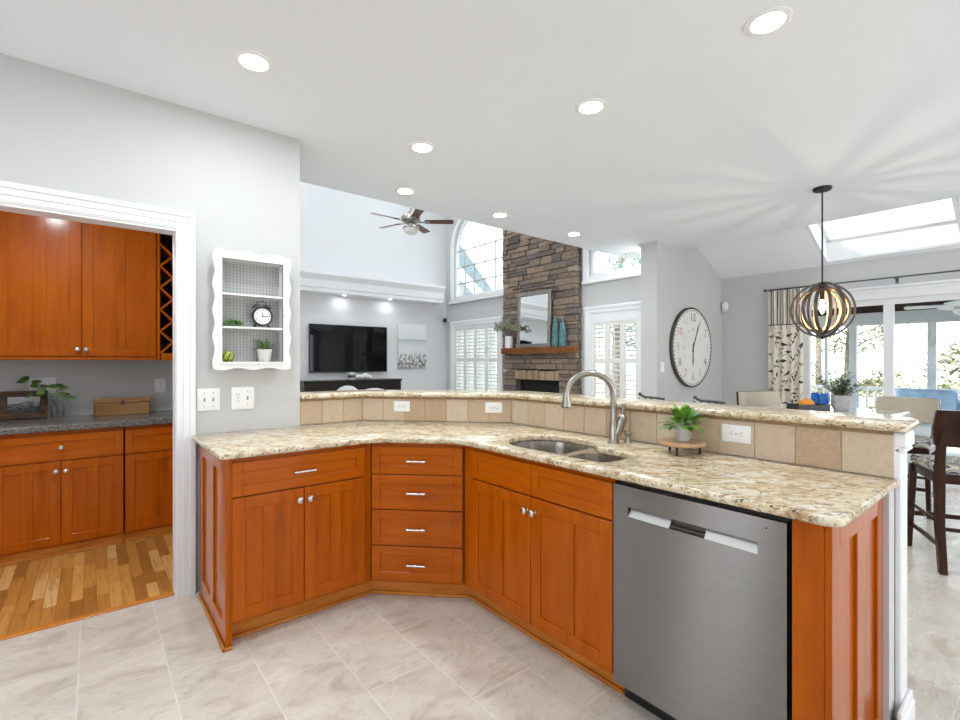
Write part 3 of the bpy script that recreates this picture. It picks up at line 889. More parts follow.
def end_panel(parent, x, s, y0, y1, z0, z1, name='end_panel'):
    """a framed side panel with two tall recesses; outer face at x, facing the s side"""
    bm = nb(); a, b = (x, x - s*0.018)
    w = y1 - y0; st = 0.075
    def bb(p, q, r, t, inn=0.0): box(bm, a - s*inn, b, p, q, r, t, bev=0.002 if not inn else 0)
    bb(y0, y0+st, z0, z1); bb(y1-st, y1, z0, z1); bb(y0+st, y1-st, z1-0.075, z1); bb(y0+st, y1-st, z0, z0+0.115)
    m0 = (y0+y1)/2
    bb(m0-st/2, m0+st/2, z0+0.115, z1-0.075)
    for p, q in ((y0+st, m0-st/2), (m0+st/2, y1-st)):
        box(bm, a - s*0.010, b, p, q, z0+0.115, z1-0.075)
    return obj(name, bm, M['cab_v'], parent)

# --- two door cabinet beside the doorway wall
c1 = thing('base_cabinet', 'cherry-stained base cabinet with two doors under one wide drawer, next to the white doorway casing', 'cabinet', (0.487, 2.473, 0))
o = lambda x: x - 0.487
carcass(c1, 0.022, 0.738, 0.70)
d = drawer(c1, o(0.507), o(1.177), 0.705, 0.865)
door(c1, o(0.507), o(0.840), 0.118, 0.697, 1, o(0.817), 0.640)
door(c1, o(0.844), o(1.177), 0.118, 0.697, 1, o(0.869), 0.640)
toe(c1, 0.02, 0.768)
end_panel(c1, -0.008, -1, -0.02, 0.645, 0, 0.886)
bm = nb(); box(bm, 0.0105, 0.019, -0.02, 0.0, 0, 0.886, bev=0.002); obj('corner_stile', bm, M['cab_v'], c1)
bm = nb(); box(bm, -0.022, -0.008, -0.034, 0.64, 0, 0.018, bev=0.006, seg=2); box(bm, -0.022, 0.022, -0.034, -0.02, 0, 0.018, bev=0.006, seg=2)
obj('shoe_molding', bm, M['oak_trim_y'], c1)

# --- drawer stack across the corner
c2 = thing('drawer_cabinet', 'cherry-stained corner base cabinet with a stack of four drawers', 'cabinet', (1.228, 2.473, 0), -PI/4)
carcass(c2, 0.003, 0.525, 0.60)
for z0, z1 in ((0.713, 0.865), (0.515, 0.707), (0.313, 0.509), (0.118, 0.307)):
    drawer(c2, 0.006, 0.521, z0, z1)
toe(c2, -0.027, 0.554)

# --- sink cabinet
c3 = thing('sink_cabinet', 'cherry-stained sink cabinet with two false drawer fronts over two doors', 'cabinet', (1.601, 2.100, 0), -PI/2)
carcass(c3, 0.003, 0.984, 0.60)
for a, b, k in ((0.087, 0.5335, 0.5105), (0.5375, 0.983, 0.5605)):
    drawer(c3, a, b, 0.718, 0.865, None)
    door(c3, a, b, 0.118, 0.710, 1, k, 0.645)
toe(c3, -0.027, 0.984)

# --- dishwasher
dw = thing('dishwasher', 'stainless steel dishwasher with a recessed pocket handle', 'dishwasher', (1.601, 2.100, 0), -PI/2)
bm = nb(); box(bm, 1.000, 1.590, 0.006, 0.58, 0.10, 0.872); obj('tub', bm, M['black'], dw)
bm = nb(); box(bm, 0.990, 1.590, 0.055, 0.071, 0.0, 0.10); obj('kick_plate', bm, M['black'], dw)
X0, X1, Z0, Z1 = 0.9905, 1.589, 0.094, 0.866
HX0, HX1, HZ0, HZ1 = 1.056, 1.510, 0.752, 0.788
bm = nb()
xs = [X0, HX0, HX1, X1]; zs = [Z0, HZ0, HZ1, Z1]
G = [[bm.verts.new((x, -0.021, z)) for z in zs] for x in xs]
for i in range(3):
    for j in range(3):
        if (i, j) == (1, 1): continue
        bm.faces.new((G[i][j], G[i+1][j], G[i+1][j+1], G[i][j+1]))
Bk = [[bm.verts.new((x, 0.004, z)) for z in (Z0, Z1)] for x in (X0, X1)]
for A, B, idx in (([G[i][0] for i in range(4)], (Bk[0][0], Bk[1][0]), 0), ([G[i][3] for i in range(4)], (Bk[0][1], Bk[1][1]), 1)):
    bm.faces.new([A[0], B[0], B[1]] + A[:0:-1])
for A, B in (([G[0][j] for j in range(4)], (Bk[0][0], Bk[0][1])), ([G[3][j] for j in range(4)], (Bk[1][0], Bk[1][1]))):
    bm.faces.new([A[0], B[0], B[1]] + A[:0:-1])
bmesh.ops.recalc_face_normals(bm, faces=bm.faces[:])
dd = obj('door_panel', bm, M['steel'], dw)
xm0, xm1 = HX0+0.165, HX0+0.29
for a, b in ((HX0, xm0), (xm1, HX1)):
    bm = nb(); hexa(bm, [(a, -0.0215, HZ0), (b, -0.0215, HZ0), (b, 0.002, HZ0), (a, 0.002, HZ0), (a, 0.000, HZ1), (b, 0.000, HZ1), (b, 0.003, HZ1), (a, 0.003, HZ1)])
    obj('pocket_handle', bm, M['lit_tone_steel'], dd)
bm = nb(); box(bm, xm0, xm1, 0.0, 0.004, HZ0, HZ1); box(bm, xm0, xm1, -0.012, 0.0, HZ0, HZ0+0.012); obj('pocket_recess', bm, M['iron'], dd)
bm = nb(); ball(bm, (X1-0.055, -0.0212, 0.838), (0.003, 0.001, 0.003), 8, 6); obj('indicator_light', bm, M['black'], dd)

# --- stile and framed panel closing the end of the run
ep = thing('end_panel', 'cherry-stained framed end panel beside the dishwasher at the open end of the counter', 'cabinet panel', (1.601, 2.100, 0), -PI/2)
bm = nb(); box(bm, 1.602, 1.6805, -0.020, 0.0, 0, 0.886, bev=0.001); box(bm, 1.602, 1.62, 0, 0.57, 0, 0.886); obj('front_stile', bm, M['cab_v'], ep)
end_panel(ep, 1.699, 1, -0.020, 0.572, 0, 0.886, 'side_panel')

# --- granite worktop
ct = nb()
CO = fillet([(0.447, 3.193), (0.447, 2.425, 0.05), (1.2123, 2.425, 0.22), (1.553, 2.084, 0.22), (1.553, 0.372, 0.05), (2.247, 0.372), (2.247, 2.404), (1.514, 3.193)], 8)
SH = fillet([(1.657, 1.215, 0.05), (1.925, 1.205, 0.06), (1.945, 1.46, 0.10), (2.055, 1.555, 0.10), (2.075, 1.80, 0.16), (1.97, 1.945, 0.16), (1.79, 1.935, 0.12), (1.657, 1.79, 0.14)], 8)
slab(ct, CO, 0.888, 0.918, r=0.011, holes=[SH], hr=0.009)
wt = tag(obj('countertop', ct, M['granite'], angle=50), 'speckled gold granite worktop with rounded edge, bending round the corner cabinets', 'countertop')
bt = nb()
FR = offset_line(TL, -0.034); BK = [(1.07, 3.485), (1.665, 3.485), (2.535, 2.548), (2.535, 0.345)]
BO = fillet([(1.07, 3.161), (FR[1][0], FR[1][1], 0.12), (FR[2][0], FR[2][1], 0.12), (2.215, 0.343, 0.03), (2.535, 0.343, 0.10), (BK[2][0], BK[2][1], 0.1), (BK[1][0], BK[1][1], 0.1), (1.07, 3.485)], 8)
slab(bt, BO, 1.0895, 1.121, r=0.0135)
tag(obj('breakfast_bar', bt, M['granite'], angle=50), 'raised speckled granite bar ledge running along the top of the tiled half wall', 'countertop')

# --- double bowl sink
sk_ = thing('sink', 'stainless steel double-bowl undermount sink set in the granite worktop', 'sink', (1.80, 1.55, 0.886))
def loc2(pts): return [(p[0]-1.80, p[1]-1.55, *p[2:]) for p in pts]
b1 = fillet(loc2([(1.663, 1.535, 0.05), (2.03, 1.565, 0.06), (2.063, 1.80, 0.15), (1.965, 1.935, 0.15), (1.80, 1.925, 0.12), (1.663, 1.785, 0.13)]), 6)
b2 = fillet(loc2([(1.663, 1.222, 0.05), (1.915, 1.215, 0.06), (1.93, 1.44, 0.07), (1.90, 1.497, 0.05), (1.663, 1.497, 0.05)]), 6)
bm = nb(); slab(bm, inset(fillet(loc2([p for p in ((1.657, 1.215, 0.05), (1.925, 1.205, 0.06), (1.945, 1.46, 0.10), (2.055, 1.555, 0.10), (2.075, 1.80, 0.16), (1.97, 1.945, 0.16), (1.79, 1.935, 0.12), (1.657, 1.79, 0.14))]), 8), -0.012), -0.004, 0.0015, holes=[b1, b2])
obj('sink_rim', bm, M['sink_steel'], sk_)
for lp, dep, nm in ((b1, 0.20, 'large'), (b2, 0.17, 'small')):
    bm = nb(); prev = None
    for d_, z in ((0, -0.001), (0.004, -0.05), (0.010, -dep+0.05), (0.022, -dep+0.018), (0.05, -dep+0.002), (0.075, -dep)):
        lq = inset(lp, d_) if d_ else lp
        ring = [bm.verts.new((x, y, z)) for x, y in lq]
        if prev:
            for i in range(len(ring)):
                j = (i+1) % len(ring); bm.faces.new((prev[i], prev[j], ring[j], ring[i]))
        prev = ring
    bm.faces.new(prev)
    bmesh.ops.recalc_face_normals(bm, faces=bm.faces[:])
    bl = obj('bowl', bm, M['sink_steel'], sk_, angle=60)
    cx = sum(p[0] for p in lp)/len(lp); cy = sum(p[1] for p in lp)/len(lp)
    bm = nb(); lathe(bm, [(0, 0.004), (0.018, 0.004), (0.030, 0.002), (0.040, 0.005), (0.043, 0.001)], 20, Matrix.Translation((cx, cy, -dep)))
    obj('drain', bm, M['nickel'], bl)

# --- faucet
fc = thing('faucet', 'brushed nickel gooseneck pull-down kitchen faucet behind the sink', 'faucet', (2.105, 1.478, 0.918))
sd = Vector((-0.195, 0.135, 0)).normalized(); rd = Vector((0.775, -0.632, 0))
bm = nb(); lathe(bm, [(0, 0), (0.031, 0), (0.031, 0.006), (0.026, 0.012), (0.0245, 0.02), (0.024, 0.09), (0.020, 0.105), (0.0165, 0.115), (0.0165, 0.185), (0.0185, 0.187), (0.0185, 0.199), (0.0155, 0.201), (0, 0.201)], 24)
obj('body', bm, M['faucet'], fc)
bm = nb(); P = [(0, 0, 0.195), (0, 0, 0.235)]
for i in range(17):
    a = PI*i/16; q = sd*(0.124*(1-math.cos(a))); P.append((q.x, q.y, 0.245+0.118*math.sin(a)))
e = sd*0.250; P.append((e.x, e.y, 0.238))
tube(bm, P, 0.0158, 14); obj('spout', bm, M['faucet'], fc)
bm = nb(); lathe(bm, [(0, 0.262), (0.0165, 0.262), (0.0175, 0.250), (0.0195, 0.235), (0.0265, 0.198), (0.028, 0.190), (0.025, 0.184), (0, 0.184)], 20, Matrix.Translation((e.x, e.y, 0)))
obj('spray_head', bm, M['faucet'], fc)
bm = nb(); q = rd*0.012; w = rd*0.046
tube(bm, [(q.x, q.y, 0.045), (rd.x*0.03, rd.y*0.03, 0.085), (w.x, w.y, 0.122)], [0.024, 0.026, 0.021], 14)
ball(bm, (w.x, w.y, 0.126), (0.025, 0.025, 0.025), 16, 10)
tube(bm, [(w.x, w.y, 0.130), (w.x*1.08, w.y*1.08, 0.165), (w.x*1.12, w.y*1.12, 0.205)], [0.012, 0.0095, 0.0075], 10)
obj('lever_handle', bm, M['faucet'], fc)
sp = thing('soap_dispenser', 'small brushed nickel soap pump on the worktop right of the faucet', 'soap dispenser', (2.178, 1.440, 0.918))
bm = nb(); lathe(bm, [(0, 0), (0.024, 0), (0.024, 0.005), (0.020, 0.014), (0.013, 0.024), (0.011, 0.036), (0.019, 0.042), (0.021, 0.048), (0.019, 0.056), (0, 0.058)], 20); obj('pump_body', bm, M['faucet'], sp)
bm = nb(); s2 = Vector((-0.85, 0.52, 0)).normalized()
P = [(s2.x*0.075*t, s2.y*0.075*t, 0.048 + 0.020*math.sin(PI*min(1, t*0.95))-0.012*t*t) for t in [i/8 for i in range(9)]]
tube(bm, P, 0.006, 10); obj('pump_spout', bm, M['faucet'], sp)

# --- wooden riser and plant
rs = thing('riser_stand', 'round pale wooden riser on short black legs carrying a plant on the worktop', 'stand', (2.115, 1.112, 0.918))
bm = nb(); lathe(bm, [(0, 0.040), (0.097, 0.040), (0.101, 0.044), (0.101, 0.053), (0.098, 0.057), (0, 0.057)], 40); obj('round_top', bm, M['riser_wood'], rs)
for a in (0.35, 2.45, 4.54):
    a += 0.9
    bm = nb(); c_, s_ = math.cos(a), math.sin(a)
    lathe(bm, [(0, 0.0), (0.005, 0.0), (0.0065, 0.008), (0.0042, 0.015), (0.006, 0.028), (0.005, 0.040), (0, 0.040)], 10, Matrix.Translation((c_*0.078, s_*0.078, 0)))
    obj('leg', bm, M['black_metal'], rs)
pp = thing('potted_plant', 'bright green leafy plant in a small grey stone pot on the wooden riser', 'plant', (2.118, 1.108, 0.9755))
bm = nb(); lathe(bm, [(0, 0), (0.026, 0), (0.029, 0.003), (0.037, 0.07), (0.039, 0.076), (0.035, 0.076), (0.033, 0.068), (0, 0.066)], 28); obj('pot', bm, M['pale_pot'], pp)
bm = nb(); rl = random.Random(11)
for i in range(52):
    a = rl.uniform(0, 2*PI); el = rl.uniform(-0.1, 1.4); L = rl.uniform(0.044, 0.068)
    d_ = Vector((math.cos(a)*math.cos(el), math.sin(a)*math.cos(el), math.sin(el)))
    hb = rl.uniform(0.005, 0.055); base = Vector((math.cos(a)*0.012, math.sin(a)*0.012, 0.068)) + d_*hb
    leaf(bm, base, d_, (0, 0, 1), L, L*0.72, 0.35, 6, rl.random(), rnd=0.55)
obj('foliage', bm, M['leaf_bright'], pp)
bm = nb()
for i in range(9):
    a = rl.uniform(0, 2*PI); tube(bm, [(0, 0, 0.06), (math.cos(a)*0.014, math.sin(a)*0.014, 0.09), (math.cos(a)*0.03, math.sin(a)*0.03, 0.125)], 0.0016, 5)
obj('stems', bm, M['leaf_mid'], pp)

# --- sockets and switches
def outlet(parent, horizontal=True, cx=0.0, cz=0.0, y=0.0):
    """two socket faces"""
    for s in (-1, 1):
        bm = nb(); ox, oz = (s*0.0195, 0) if horizontal else (0, s*0.0195)
        R = Matrix.Translation((cx+ox, y-0.0065, cz+oz)) @ (Matrix.Rotation(PI/2, 4, 'Y') if horizontal else Matrix.Identity(4))
        lp = [(0.0165*math.cos(t), max(-0.0125, min(0.0125, 0.0165*math.sin(t)))) for t in [2*PI*i/28 for i in range(28)]]
        prism(bm, [(p[0], p[1]) for p in lp], -0.0015, 0.0015, 'y', M=R)
        so = obj('socket', bm, M['plate'], parent)
        bm = nb()
        for q in (-1, 1): box(bm, q*0.0063-0.0012, q*0.0063+0.0012, -0.0020, -0.0014, 0.000, 0.0085, M=R)
        ball(bm, R @ Vector((0, -0.0016, -0.0065)), (0.0024, 0.0009, 0.0024), 8, 6)
        obj('slots', bm, M['dark_slot'], so)
def plate(name, label, cat, loc, rz, w, h):
    t = thing(name, label, cat, loc, rz)
    bm = nb(); box(bm, -w/2, w/2, -0.006, 0, -h/2, h/2, bev=0.0025, seg=2); obj('cover_plate', bm, M['plate'], t)
    return t
def screws(parent, pts):
    for x, z in pts:
        bm = nb(); ball(bm, (x, -0.006, z), (0.003, 0.001, 0.003), 8, 6)
        obj('screw', bm, M['iron'], parent)
md = math.atan2(T2[1]-T1[1], T2[0]-T1[0])
def on_mid(px_x):    # a point on the slanted tile face by its x
    f_ = (px_x-T1[0])/(T2[0]-T1[0]); n_ = Vector((math.sin(md), -math.cos(md)))
    return (px_x + n_.x*0.0012, T1[1] + (T2[1]-T1[1])*f_ + n_.y*0.0012)
for xx, lab in ((1.715, 'white double socket on the slanted backsplash, the one nearer the doorway wall'), (2.163, 'white double socket on the slanted backsplash, the one nearer the faucet')):
    p = on_mid(xx); t = plate('outlet', lab, 'outlet', (p[0], p[1], 1.022), md, 0.118, 0.074); outlet(t); screws(t, [(0, 0)])
t = plate('outlet', 'large white double socket on the backsplash right of the wooden riser', 'outlet', (2.2478, 0.927, 1.017), -PI/2, 0.124, 0.078); outlet(t); screws(t, [(0, 0)])
t = plate('light_switch', 'white double toggle switch plate on the grey wall beside the doorway casing', 'switch', (0.535, WY-0.0005, 1.116), 0, 0.120, 0.132)
for s in (-1, 1):
    bm = nb(); hexa(bm, [(s*0.023-0.005, -0.006, -0.011), (s*0.023+0.005, -0.006, -0.011), (s*0.023+0.005, -0.004, -0.011), (s*0.023-0.005, -0.004, -0.011), (s*0.023-0.004, -0.017, 0.010), (s*0.023+0.004, -0.017, 0.010), (s*0.023+0.004, -0.004, 0.012), (s*0.023-0.004, -0.004, 0.012)])
    obj('toggle', bm, M['concrete'], t)
screws(t, [(-0.023, 0.04), (0.023, 0.04), (-0.023, -0.04), (0.023, -0.04)])
t = plate('outlet', 'white plate with two sockets and a toggle on the grey wall under the scalloped shelf', 'outlet', (0.720, WY-0.0005, 1.116), 0, 0.130, 0.136)
outlet(t, False, -0.028); bm = nb(); hexa(bm, [(0.026-0.005, -0.006, -0.011), (0.026+0.005, -0.006, -0.011), (0.026+0.005, -0.004, -0.011), (0.026-0.005, -0.004, -0.011), (0.026-0.004, -0.017, 0.010), (0.026+0.004, -0.017, 0.010), (0.026+0.004, -0.004, 0.012), (0.026-0.004, -0.004, 0.012)]); obj('toggle', bm, M['concrete'], t)
screws(t, [(0.026, 0.04), (0.026, -0.04), (-0.028, 0)])

# --- scalloped wall shelf and what stands in it
ws = thing('wall_shelf', 'white distressed scalloped wall shelf with wire mesh back on the grey wall', 'shelf', (0.7615, WY, 1.645))
W2, H2 = 0.215, 0.348
def wavy(w, h, amp, n_w, n_h):
    out = []
    for k in range(40): t_ = k/40; out.append((-w + 2*w*t_, -h - amp*math.sin(2*PI*n_w*t_)*1.0))
    for k in range(60): t_ = k/60; out.append((w + amp*math.sin(2*PI*n_h*t_), -h + 2*h*t_))
    for k in range(40): t_ = k/40; out.append((w - 2*w*t_, h + amp*(1.1-math.cos(2*PI*n_w*t_))*1.0))
    for k in range(60): t_ = k/60; out.append((-w - amp*math.sin(2*PI*n_h*t_), h - 2*h*t_))
    return out
def shabby():
    t = NT('chipped_white_paint')
    g = t.noise(t.mapping((14, 30, 14)), 4.2, 5, 0.7, 0.3)
    c = t.mix(t.ramp(g, [(0.635, 0.0), (0.665, 1.0)]), (0.80, 0.80, 0.79), (0.16, 0.13, 0.11))
    t.set(Base_Color=c, Roughness=0.6); return t.m
M['shabby'] = shabby()
bm = nb(); IW, IH = 0.172, 0.305
outl = wavy(W2, H2, 0.0065, 2.5, 4.5)
inn = [(-IW + 2*IW*k/40, -IH) for k in range(40)] + [(IW, -IH + 2*IH*k/60) for k in range(60)] + [(IW - 2*IW*k/40, IH) for k in range(40)] + [(-IW, IH - 2*IH*k/60) for k in range(60)]
ring_prism(bm, outl, inn, -0.088, -0.070, 'y'); obj('scalloped_frame', bm, M['shabby'], ws)
bm = nb()
box(bm, -IW-0.012, -IW, -0.094, -0.002, -IH-0.012, IH+0.012); box(bm, IW, IW+0.012, -0.094, -0.002, -IH-0.012, IH+0.012)
box(bm, -IW, IW, -0.094, -0.002, -IH-0.012, -IH); box(bm, -IW, IW, -0.094, -0.002, IH, IH+0.012)
obj('case', bm, M['shabby'], ws)
SHZ = (0.097, -0.100)
for z in SHZ:
    bm = nb(); box(bm, -IW, IW, -0.086, -0.012, z-0.006, z+0.006, bev=0.001); obj('shelf_board', bm, M['shabby'], ws)
bm = nb()
for k in range(1, 18): x = -IW + 2*IW*k/18; box(bm, x-0.0006, x+0.0006, -0.0075, -0.0053, -IH, IH)
for k in range(1, 34): z = -IH + 2*IH*k/34; box(bm, -IW, IW, -0.0055, -0.0033, z-0.0006, z+0.0006)
obj('wire_mesh', bm, M['wire'], ws)

def clock_numbers(bm, r, size, M0, nums=range(1, 13)):
    for k in nums:
        a = PI/2 - 2*PI*k/12
        text_mesh(bm, str(k), size, M0 @ Matrix.Translation((r*math.cos(a), r*math.sin(a), 0)))
ac = thing('alarm_clock', 'black twin-bell alarm clock with white dial on the middle wall shelf board', 'clock', (0.818, WY-0.050, 1.645+SHZ[1]+0.006))
RX = Matrix.Rotation(PI/2, 4, 'X')
bm = nb(); Mc = Matrix.Translation((0, 0.012, 0.054)) @ RX
lathe(bm, [(0, 0.0), (0.040, 0.0), (0.045, 0.004), (0.046, 0.026), (0.044, 0.030), (0.038, 0.030), (0.038, 0.026), (0, 0.026)], 40, Mc); obj('case', bm, M['black'], ac)
Md = Matrix.Translation((0, -0.0145, 0.054)) @ RX
bm = nb(); lathe(bm, [(0, 0), (0.038, 0), (0.038, 0.0008), (0, 0.0008)], 40, Md); dl = obj('dial', bm, M['white_ceramic'], ac)
bm = nb(); clock_numbers(bm, 0.030, 0.011, Md @ Matrix.Translation((0, 0, 0.0012))); obj('numerals', bm, M['dark_slot'], dl)
bm = nb()
tube(bm, [(0, -0.017, 0.054), (0.0, -0.017, 0.071)], 0.0013, 6); tube(bm, [(0, -0.0175, 0.054), (0.026, -0.0175, 0.0545)], 0.001, 6); ball(bm, (0, -0.017, 0.054), 0.003, 8, 6)
obj('hands', bm, M['dark_slot'], dl)
for s in (-1, 1):
    bm = nb(); Rb = Matrix.Translation((s*0.024, 0, 0.097)) @ Matrix.Rotation(s*0.5, 4, 'Y')
    lathe(bm, [(0.018, 0), (0.017, 0.006), (0.011, 0.012), (0, 0.015)], 16, Rb); obj('bell', bm, M['iron'], ac)
    bm = nb(); tube(bm, [(s*0.022, 0, 0.020), (s*0.036, -0.004, 0.0)], [0.004, 0.003], 8); obj('foot', bm, M['black'], ac)
bm = nb(); tube(bm, [(-0.022, 0, 0.106), (-0.020, 0, 0.120), (0, 0, 0.126), (0.020, 0, 0.120), (0.022, 0, 0.106)], 0.002, 6); obj('carry_handle', bm, M['iron'], ac); ac.scale = (1.3, 1.0, 1.3)

ap_ = thing('potted_plant', 'spiky green plant in a white pot on the bottom board of the wall shelf', 'plant', (0.832, WY-0.052, 1.645-IH))
bm = nb(); lathe(bm, [(0, 0), (0.028, 0), (0.030, 0.003), (0.037, 0.060), (0.039, 0.066), (0.039, 0.072), (0.034, 0.072), (0.032, 0.062), (0, 0.060)], 24); obj('pot', bm, M['white_ceramic'], ap_)
bm = nb(); rl = random.Random(5)
for i in range(26):
    a = rl.uniform(0, 2*PI); el = rl.uniform(0.2, 1.3); sx, sy = 1.0, (0.5)
    d_ = Vector((math.cos(a)*math.cos(el)*sx, math.sin(a)*math.cos(el)*sy, math.sin(el)))
    leaf(bm, (math.cos(a)*0.01, math.sin(a)*0.01, 0.06), d_, (0, 0, 1), rl.uniform(0.06, 0.10), 0.017, 0.35, 4, rl.random())
obj('foliage', bm, M['leaf_mid'], ap_); ap_.scale = (1.12, 1.0, 1.08)
bm = nb(); rl = random.Random(8)
for i in range(80):
    x = rl.uniform(-0.056, 0.050); h_ = rl.uniform(0.004, 0.026)*(1-abs(x)/0.09); a = rl.uniform(0, 2*PI); el = rl.uniform(-0.1, 1.2)
    leaf(bm, (x, rl.uniform(-0.018, 0.018), h_+0.004), (math.cos(a)*math.cos(el), math.sin(a)*math.cos(el)*0.5, abs(math.sin(el))), (0, 0, 1), rl.uniform(0.018, 0.034), 0.014, 0.1, 3, rl.random())
tube(bm, [(-0.055, 0, 0.003), (-0.02, 0.005, 0.006), (0.02, -0.004, 0.005), (0.05, 0, 0.003)], 0.003, 6)
su = tag(obj('succulent', bm, M['leaf_bright']), 'small trailing green succulent lying on the middle wall shelf board', 'plant')
su.location = (0.652, WY-0.048, 1.645+SHZ[1]+0.0065)
tin = thing('trinket_pot', 'small round yellow-green patterned pot on the bottom left of the wall shelf', 'ornament', (0.628, WY-0.050, 1.645-IH))
bm = nb(); lathe(bm, [(0, 0), (0.018, 0), (0.030, 0.012), (0.034, 0.030), (0.030, 0.048), (0.020, 0.060), (0, 0.064)], 24); obj('pot', bm, M['rope_green'], tin)
bm = nb(); 
for k in range(6):
    a = 2*PI*k/6
    tube(bm, [(0.0345*math.cos(a+t_*0.9)*math.sin(0.5+t_*1.9), 0.0345*math.sin(a+t_*0.9)*math.sin(0.5+t_*1.9), 0.030-0.033*math.cos(0.5+t_*1.9)) for t_ in [i/10 for i in range(11)]], 0.0026, 6)
obj('dark_bands', bm, M['dark_slot'], tin)

# ================================================================== BUTLER'S PANTRY
PF = 4.375     # cabinet frame plane; door faces stand 2 cm in front
p1 = thing('base_cabinet', 'pantry base cabinet with one wide drawer over two doors, under the picture frame', 'cabinet', (-0.507, PF, 0))
carcass(p1, 0.0, 0.688, 0.60, 0.862, 0.07)
drawer(p1, 0.0, 0.684, 0.662, 0.838, 'knob')
door(p1, 0.0, 0.340, 0.085, 0.654, 1, 0.316, 0.588); door(p1, 0.344, 0.684, 0.085, 0.654, 1, 0.368, 0.588)
toe(p1, 0.0, 0.688, 0.02, 0.075)
p2 = thing('base_cabinet', 'pantry base cabinet right of the wide-drawer cabinet, cut off by the white door casing', 'cabinet', (0.189, PF, 0))
carcass(p2, 0.0, 0.70, 0.60, 0.862, 0.07)
drawer(p2, 0.0, 0.696, 0.662, 0.838, 'knob'); door(p2, 0.0, 0.346, 0.085, 0.654, 1, 0.322, 0.588); door(p2, 0.350, 0.696, 0.085, 0.654, 1, 0.374, 0.588)
toe(p2, -0.006, 0.70, 0.02, 0.075)
p3 = thing('base_cabinet', 'pantry base cabinet at the far left end of the run, mostly outside the doorway', 'cabinet', (-1.21, PF, 0))
carcass(p3, 0.0, 0.695, 0.60, 0.862, 0.07); drawer(p3, 0.0, 0.69, 0.662, 0.838, 'knob'); door(p3, 0.0, 0.343, 0.085, 0.654, 1, 0.319, 0.588); door(p3, 0.347, 0.69, 0.085, 0.654, 1, 0.371, 0.588)
toe(p3, 0.0, 0.70, 0.02, 0.075)
bm = nb(); slab(bm, fillet([(-1.25, 4.335), (0.95, 4.335), (0.95, 5.049), (-1.25, 5.049)]), 0.863, 0.908, r=0.008)
tag(obj('pantry_countertop', bm, M['pantry_stone'], angle=50), 'brown grey speckled worktop in the pantry beyond the doorway', 'countertop')
u1 = thing('upper_cabinet', 'pantry upper cabinet with two tall framed doors and knobs at the bottom', 'cabinet', (-0.525, 4.72, 0))
bm = nb(); box(bm, 0.0, 0.935, 0.0, 0.325, 1.365, 2.50); box(bm, 0.0, 0.935, -0.02, 0.0, 1.352, 1.374, bev=0.003); obj('cabinet_body', bm, M['cab_v'], u1)
door(u1, 0.0, 0.463, 1.382, 2.48, 1, 0.440, 1.432, 0.065); door(u1, 0.468, 0.931, 1.382, 2.48, 1, 0.491, 1.432, 0.065)
u2 = thing('upper_cabinet', 'pantry upper cabinet left of the two-door one, mostly hidden by the wall', 'cabinet', (-1.30, 4.72, 0))
bm = nb(); box(bm, 0.0, 0.745, 0.0, 0.325, 1.365, 2.50); obj('cabinet_body', bm, M['cab_v'], u2)
door(u2, 0.0, 0.37, 1.382, 2.48, 1, 0.346, 1.432, 0.065); door(u2, 0.374, 0.743, 1.382, 2.48, 1, 0.398, 1.432, 0.065)
wr = thing('wine_rack', 'tall diamond lattice wine rack beside the pantry upper cabinet', 'wine rack', (0.412, 4.72, 0))
bm = nb(); w_ = 0.24
box(bm, 0, 0.024, -0.005, 0.325, 1.352, 2.50); box(bm, w_-0.032, w_, -0.005, 0.325, 1.352, 2.50); box(bm, 0.032, w_-0.032, -0.005, 0.325, 1.352, 1.41); box(bm, 0.032, w_-0.032, -0.005, 0.325, 2.44, 2.50); obj('rack_frame', bm, M['cab_v'], wr)
bm = nb(); box(bm, 0.032, w_-0.032, 0.31, 0.325, 1.41, 2.44); obj('rack_back', bm, M['dark_wood'], wr)
bm = nb(); a0, a1 = 0.025, w_-0.034; sp_ = a1-a0
z = 1.41
k = 0
while z + sp_ <= 2.45:
    for s in (1, -1):
        pts = [(a0, z if s > 0 else z+sp_), (a1, z+sp_ if s > 0 else z)]
        A = Vector((pts[0][0], 0, pts[0][1])); B = Vector((pts[1][0], 0, pts[1][1])); dl_ = (B-A); ang = math.atan2(dl_.z, dl_.x)
        box(bm, 0, dl_.length, 0.0 if s > 0 else 0.004, 0.30, -0.008, 0.008, M=Matrix.Translation(A) @ Matrix.Rotation(-ang, 4, 'Y'))
    z += sp_
obj('lattice', bm, M['cab_h'], wr)

BKY = 5.05
pf = thing('picture_frame', 'rustic dark wood frame with a grey seascape photo on the pantry worktop', 'picture frame', (-0.397, 4.935, 0.909))
TILT = Matrix.Rotation(math.radians(-10), 4, 'X')
fw, fh = 0.132, 0.212
bm = nb(); rb = random.Random(4)
for a, b, c, d_ in ((-fw, fw, 0, 0.045), (-fw, fw, fh-0.045, fh), (-fw, -fw+0.042, 0.045, fh-0.045), (fw-0.042, fw, 0.045, fh-0.045)):
    box(bm, a, b, -0.012, 0.012, c, d_, bev=0.004, M=TILT)
obj('frame', bm, M['barn_wood'], pf)
M['photo'] = picture('grey_seascape_print', [(0, (0.02, 0.022, 0.02)), (0.35, (0.10, 0.11, 0.10)), (0.55, (0.28, 0.29, 0.28)), (0.72, (0.45, 0.46, 0.46)), (1, (0.75, 0.76, 0.76))], 'z', 0.045, 0.18, (14, 10, 60), 0.25, ((0.01, 0.012, 0.01), (18, 1, 70), [(0.15, 1.0), (0.55, 0.8), (0.65, 0.0)]), (0.48, 0.55))
bm = nb(); box(bm, -fw+0.042, fw-0.042, -0.004, 0.004, 0.045, fh-0.045, M=TILT); obj('photo_print', bm, M['photo'], pf)
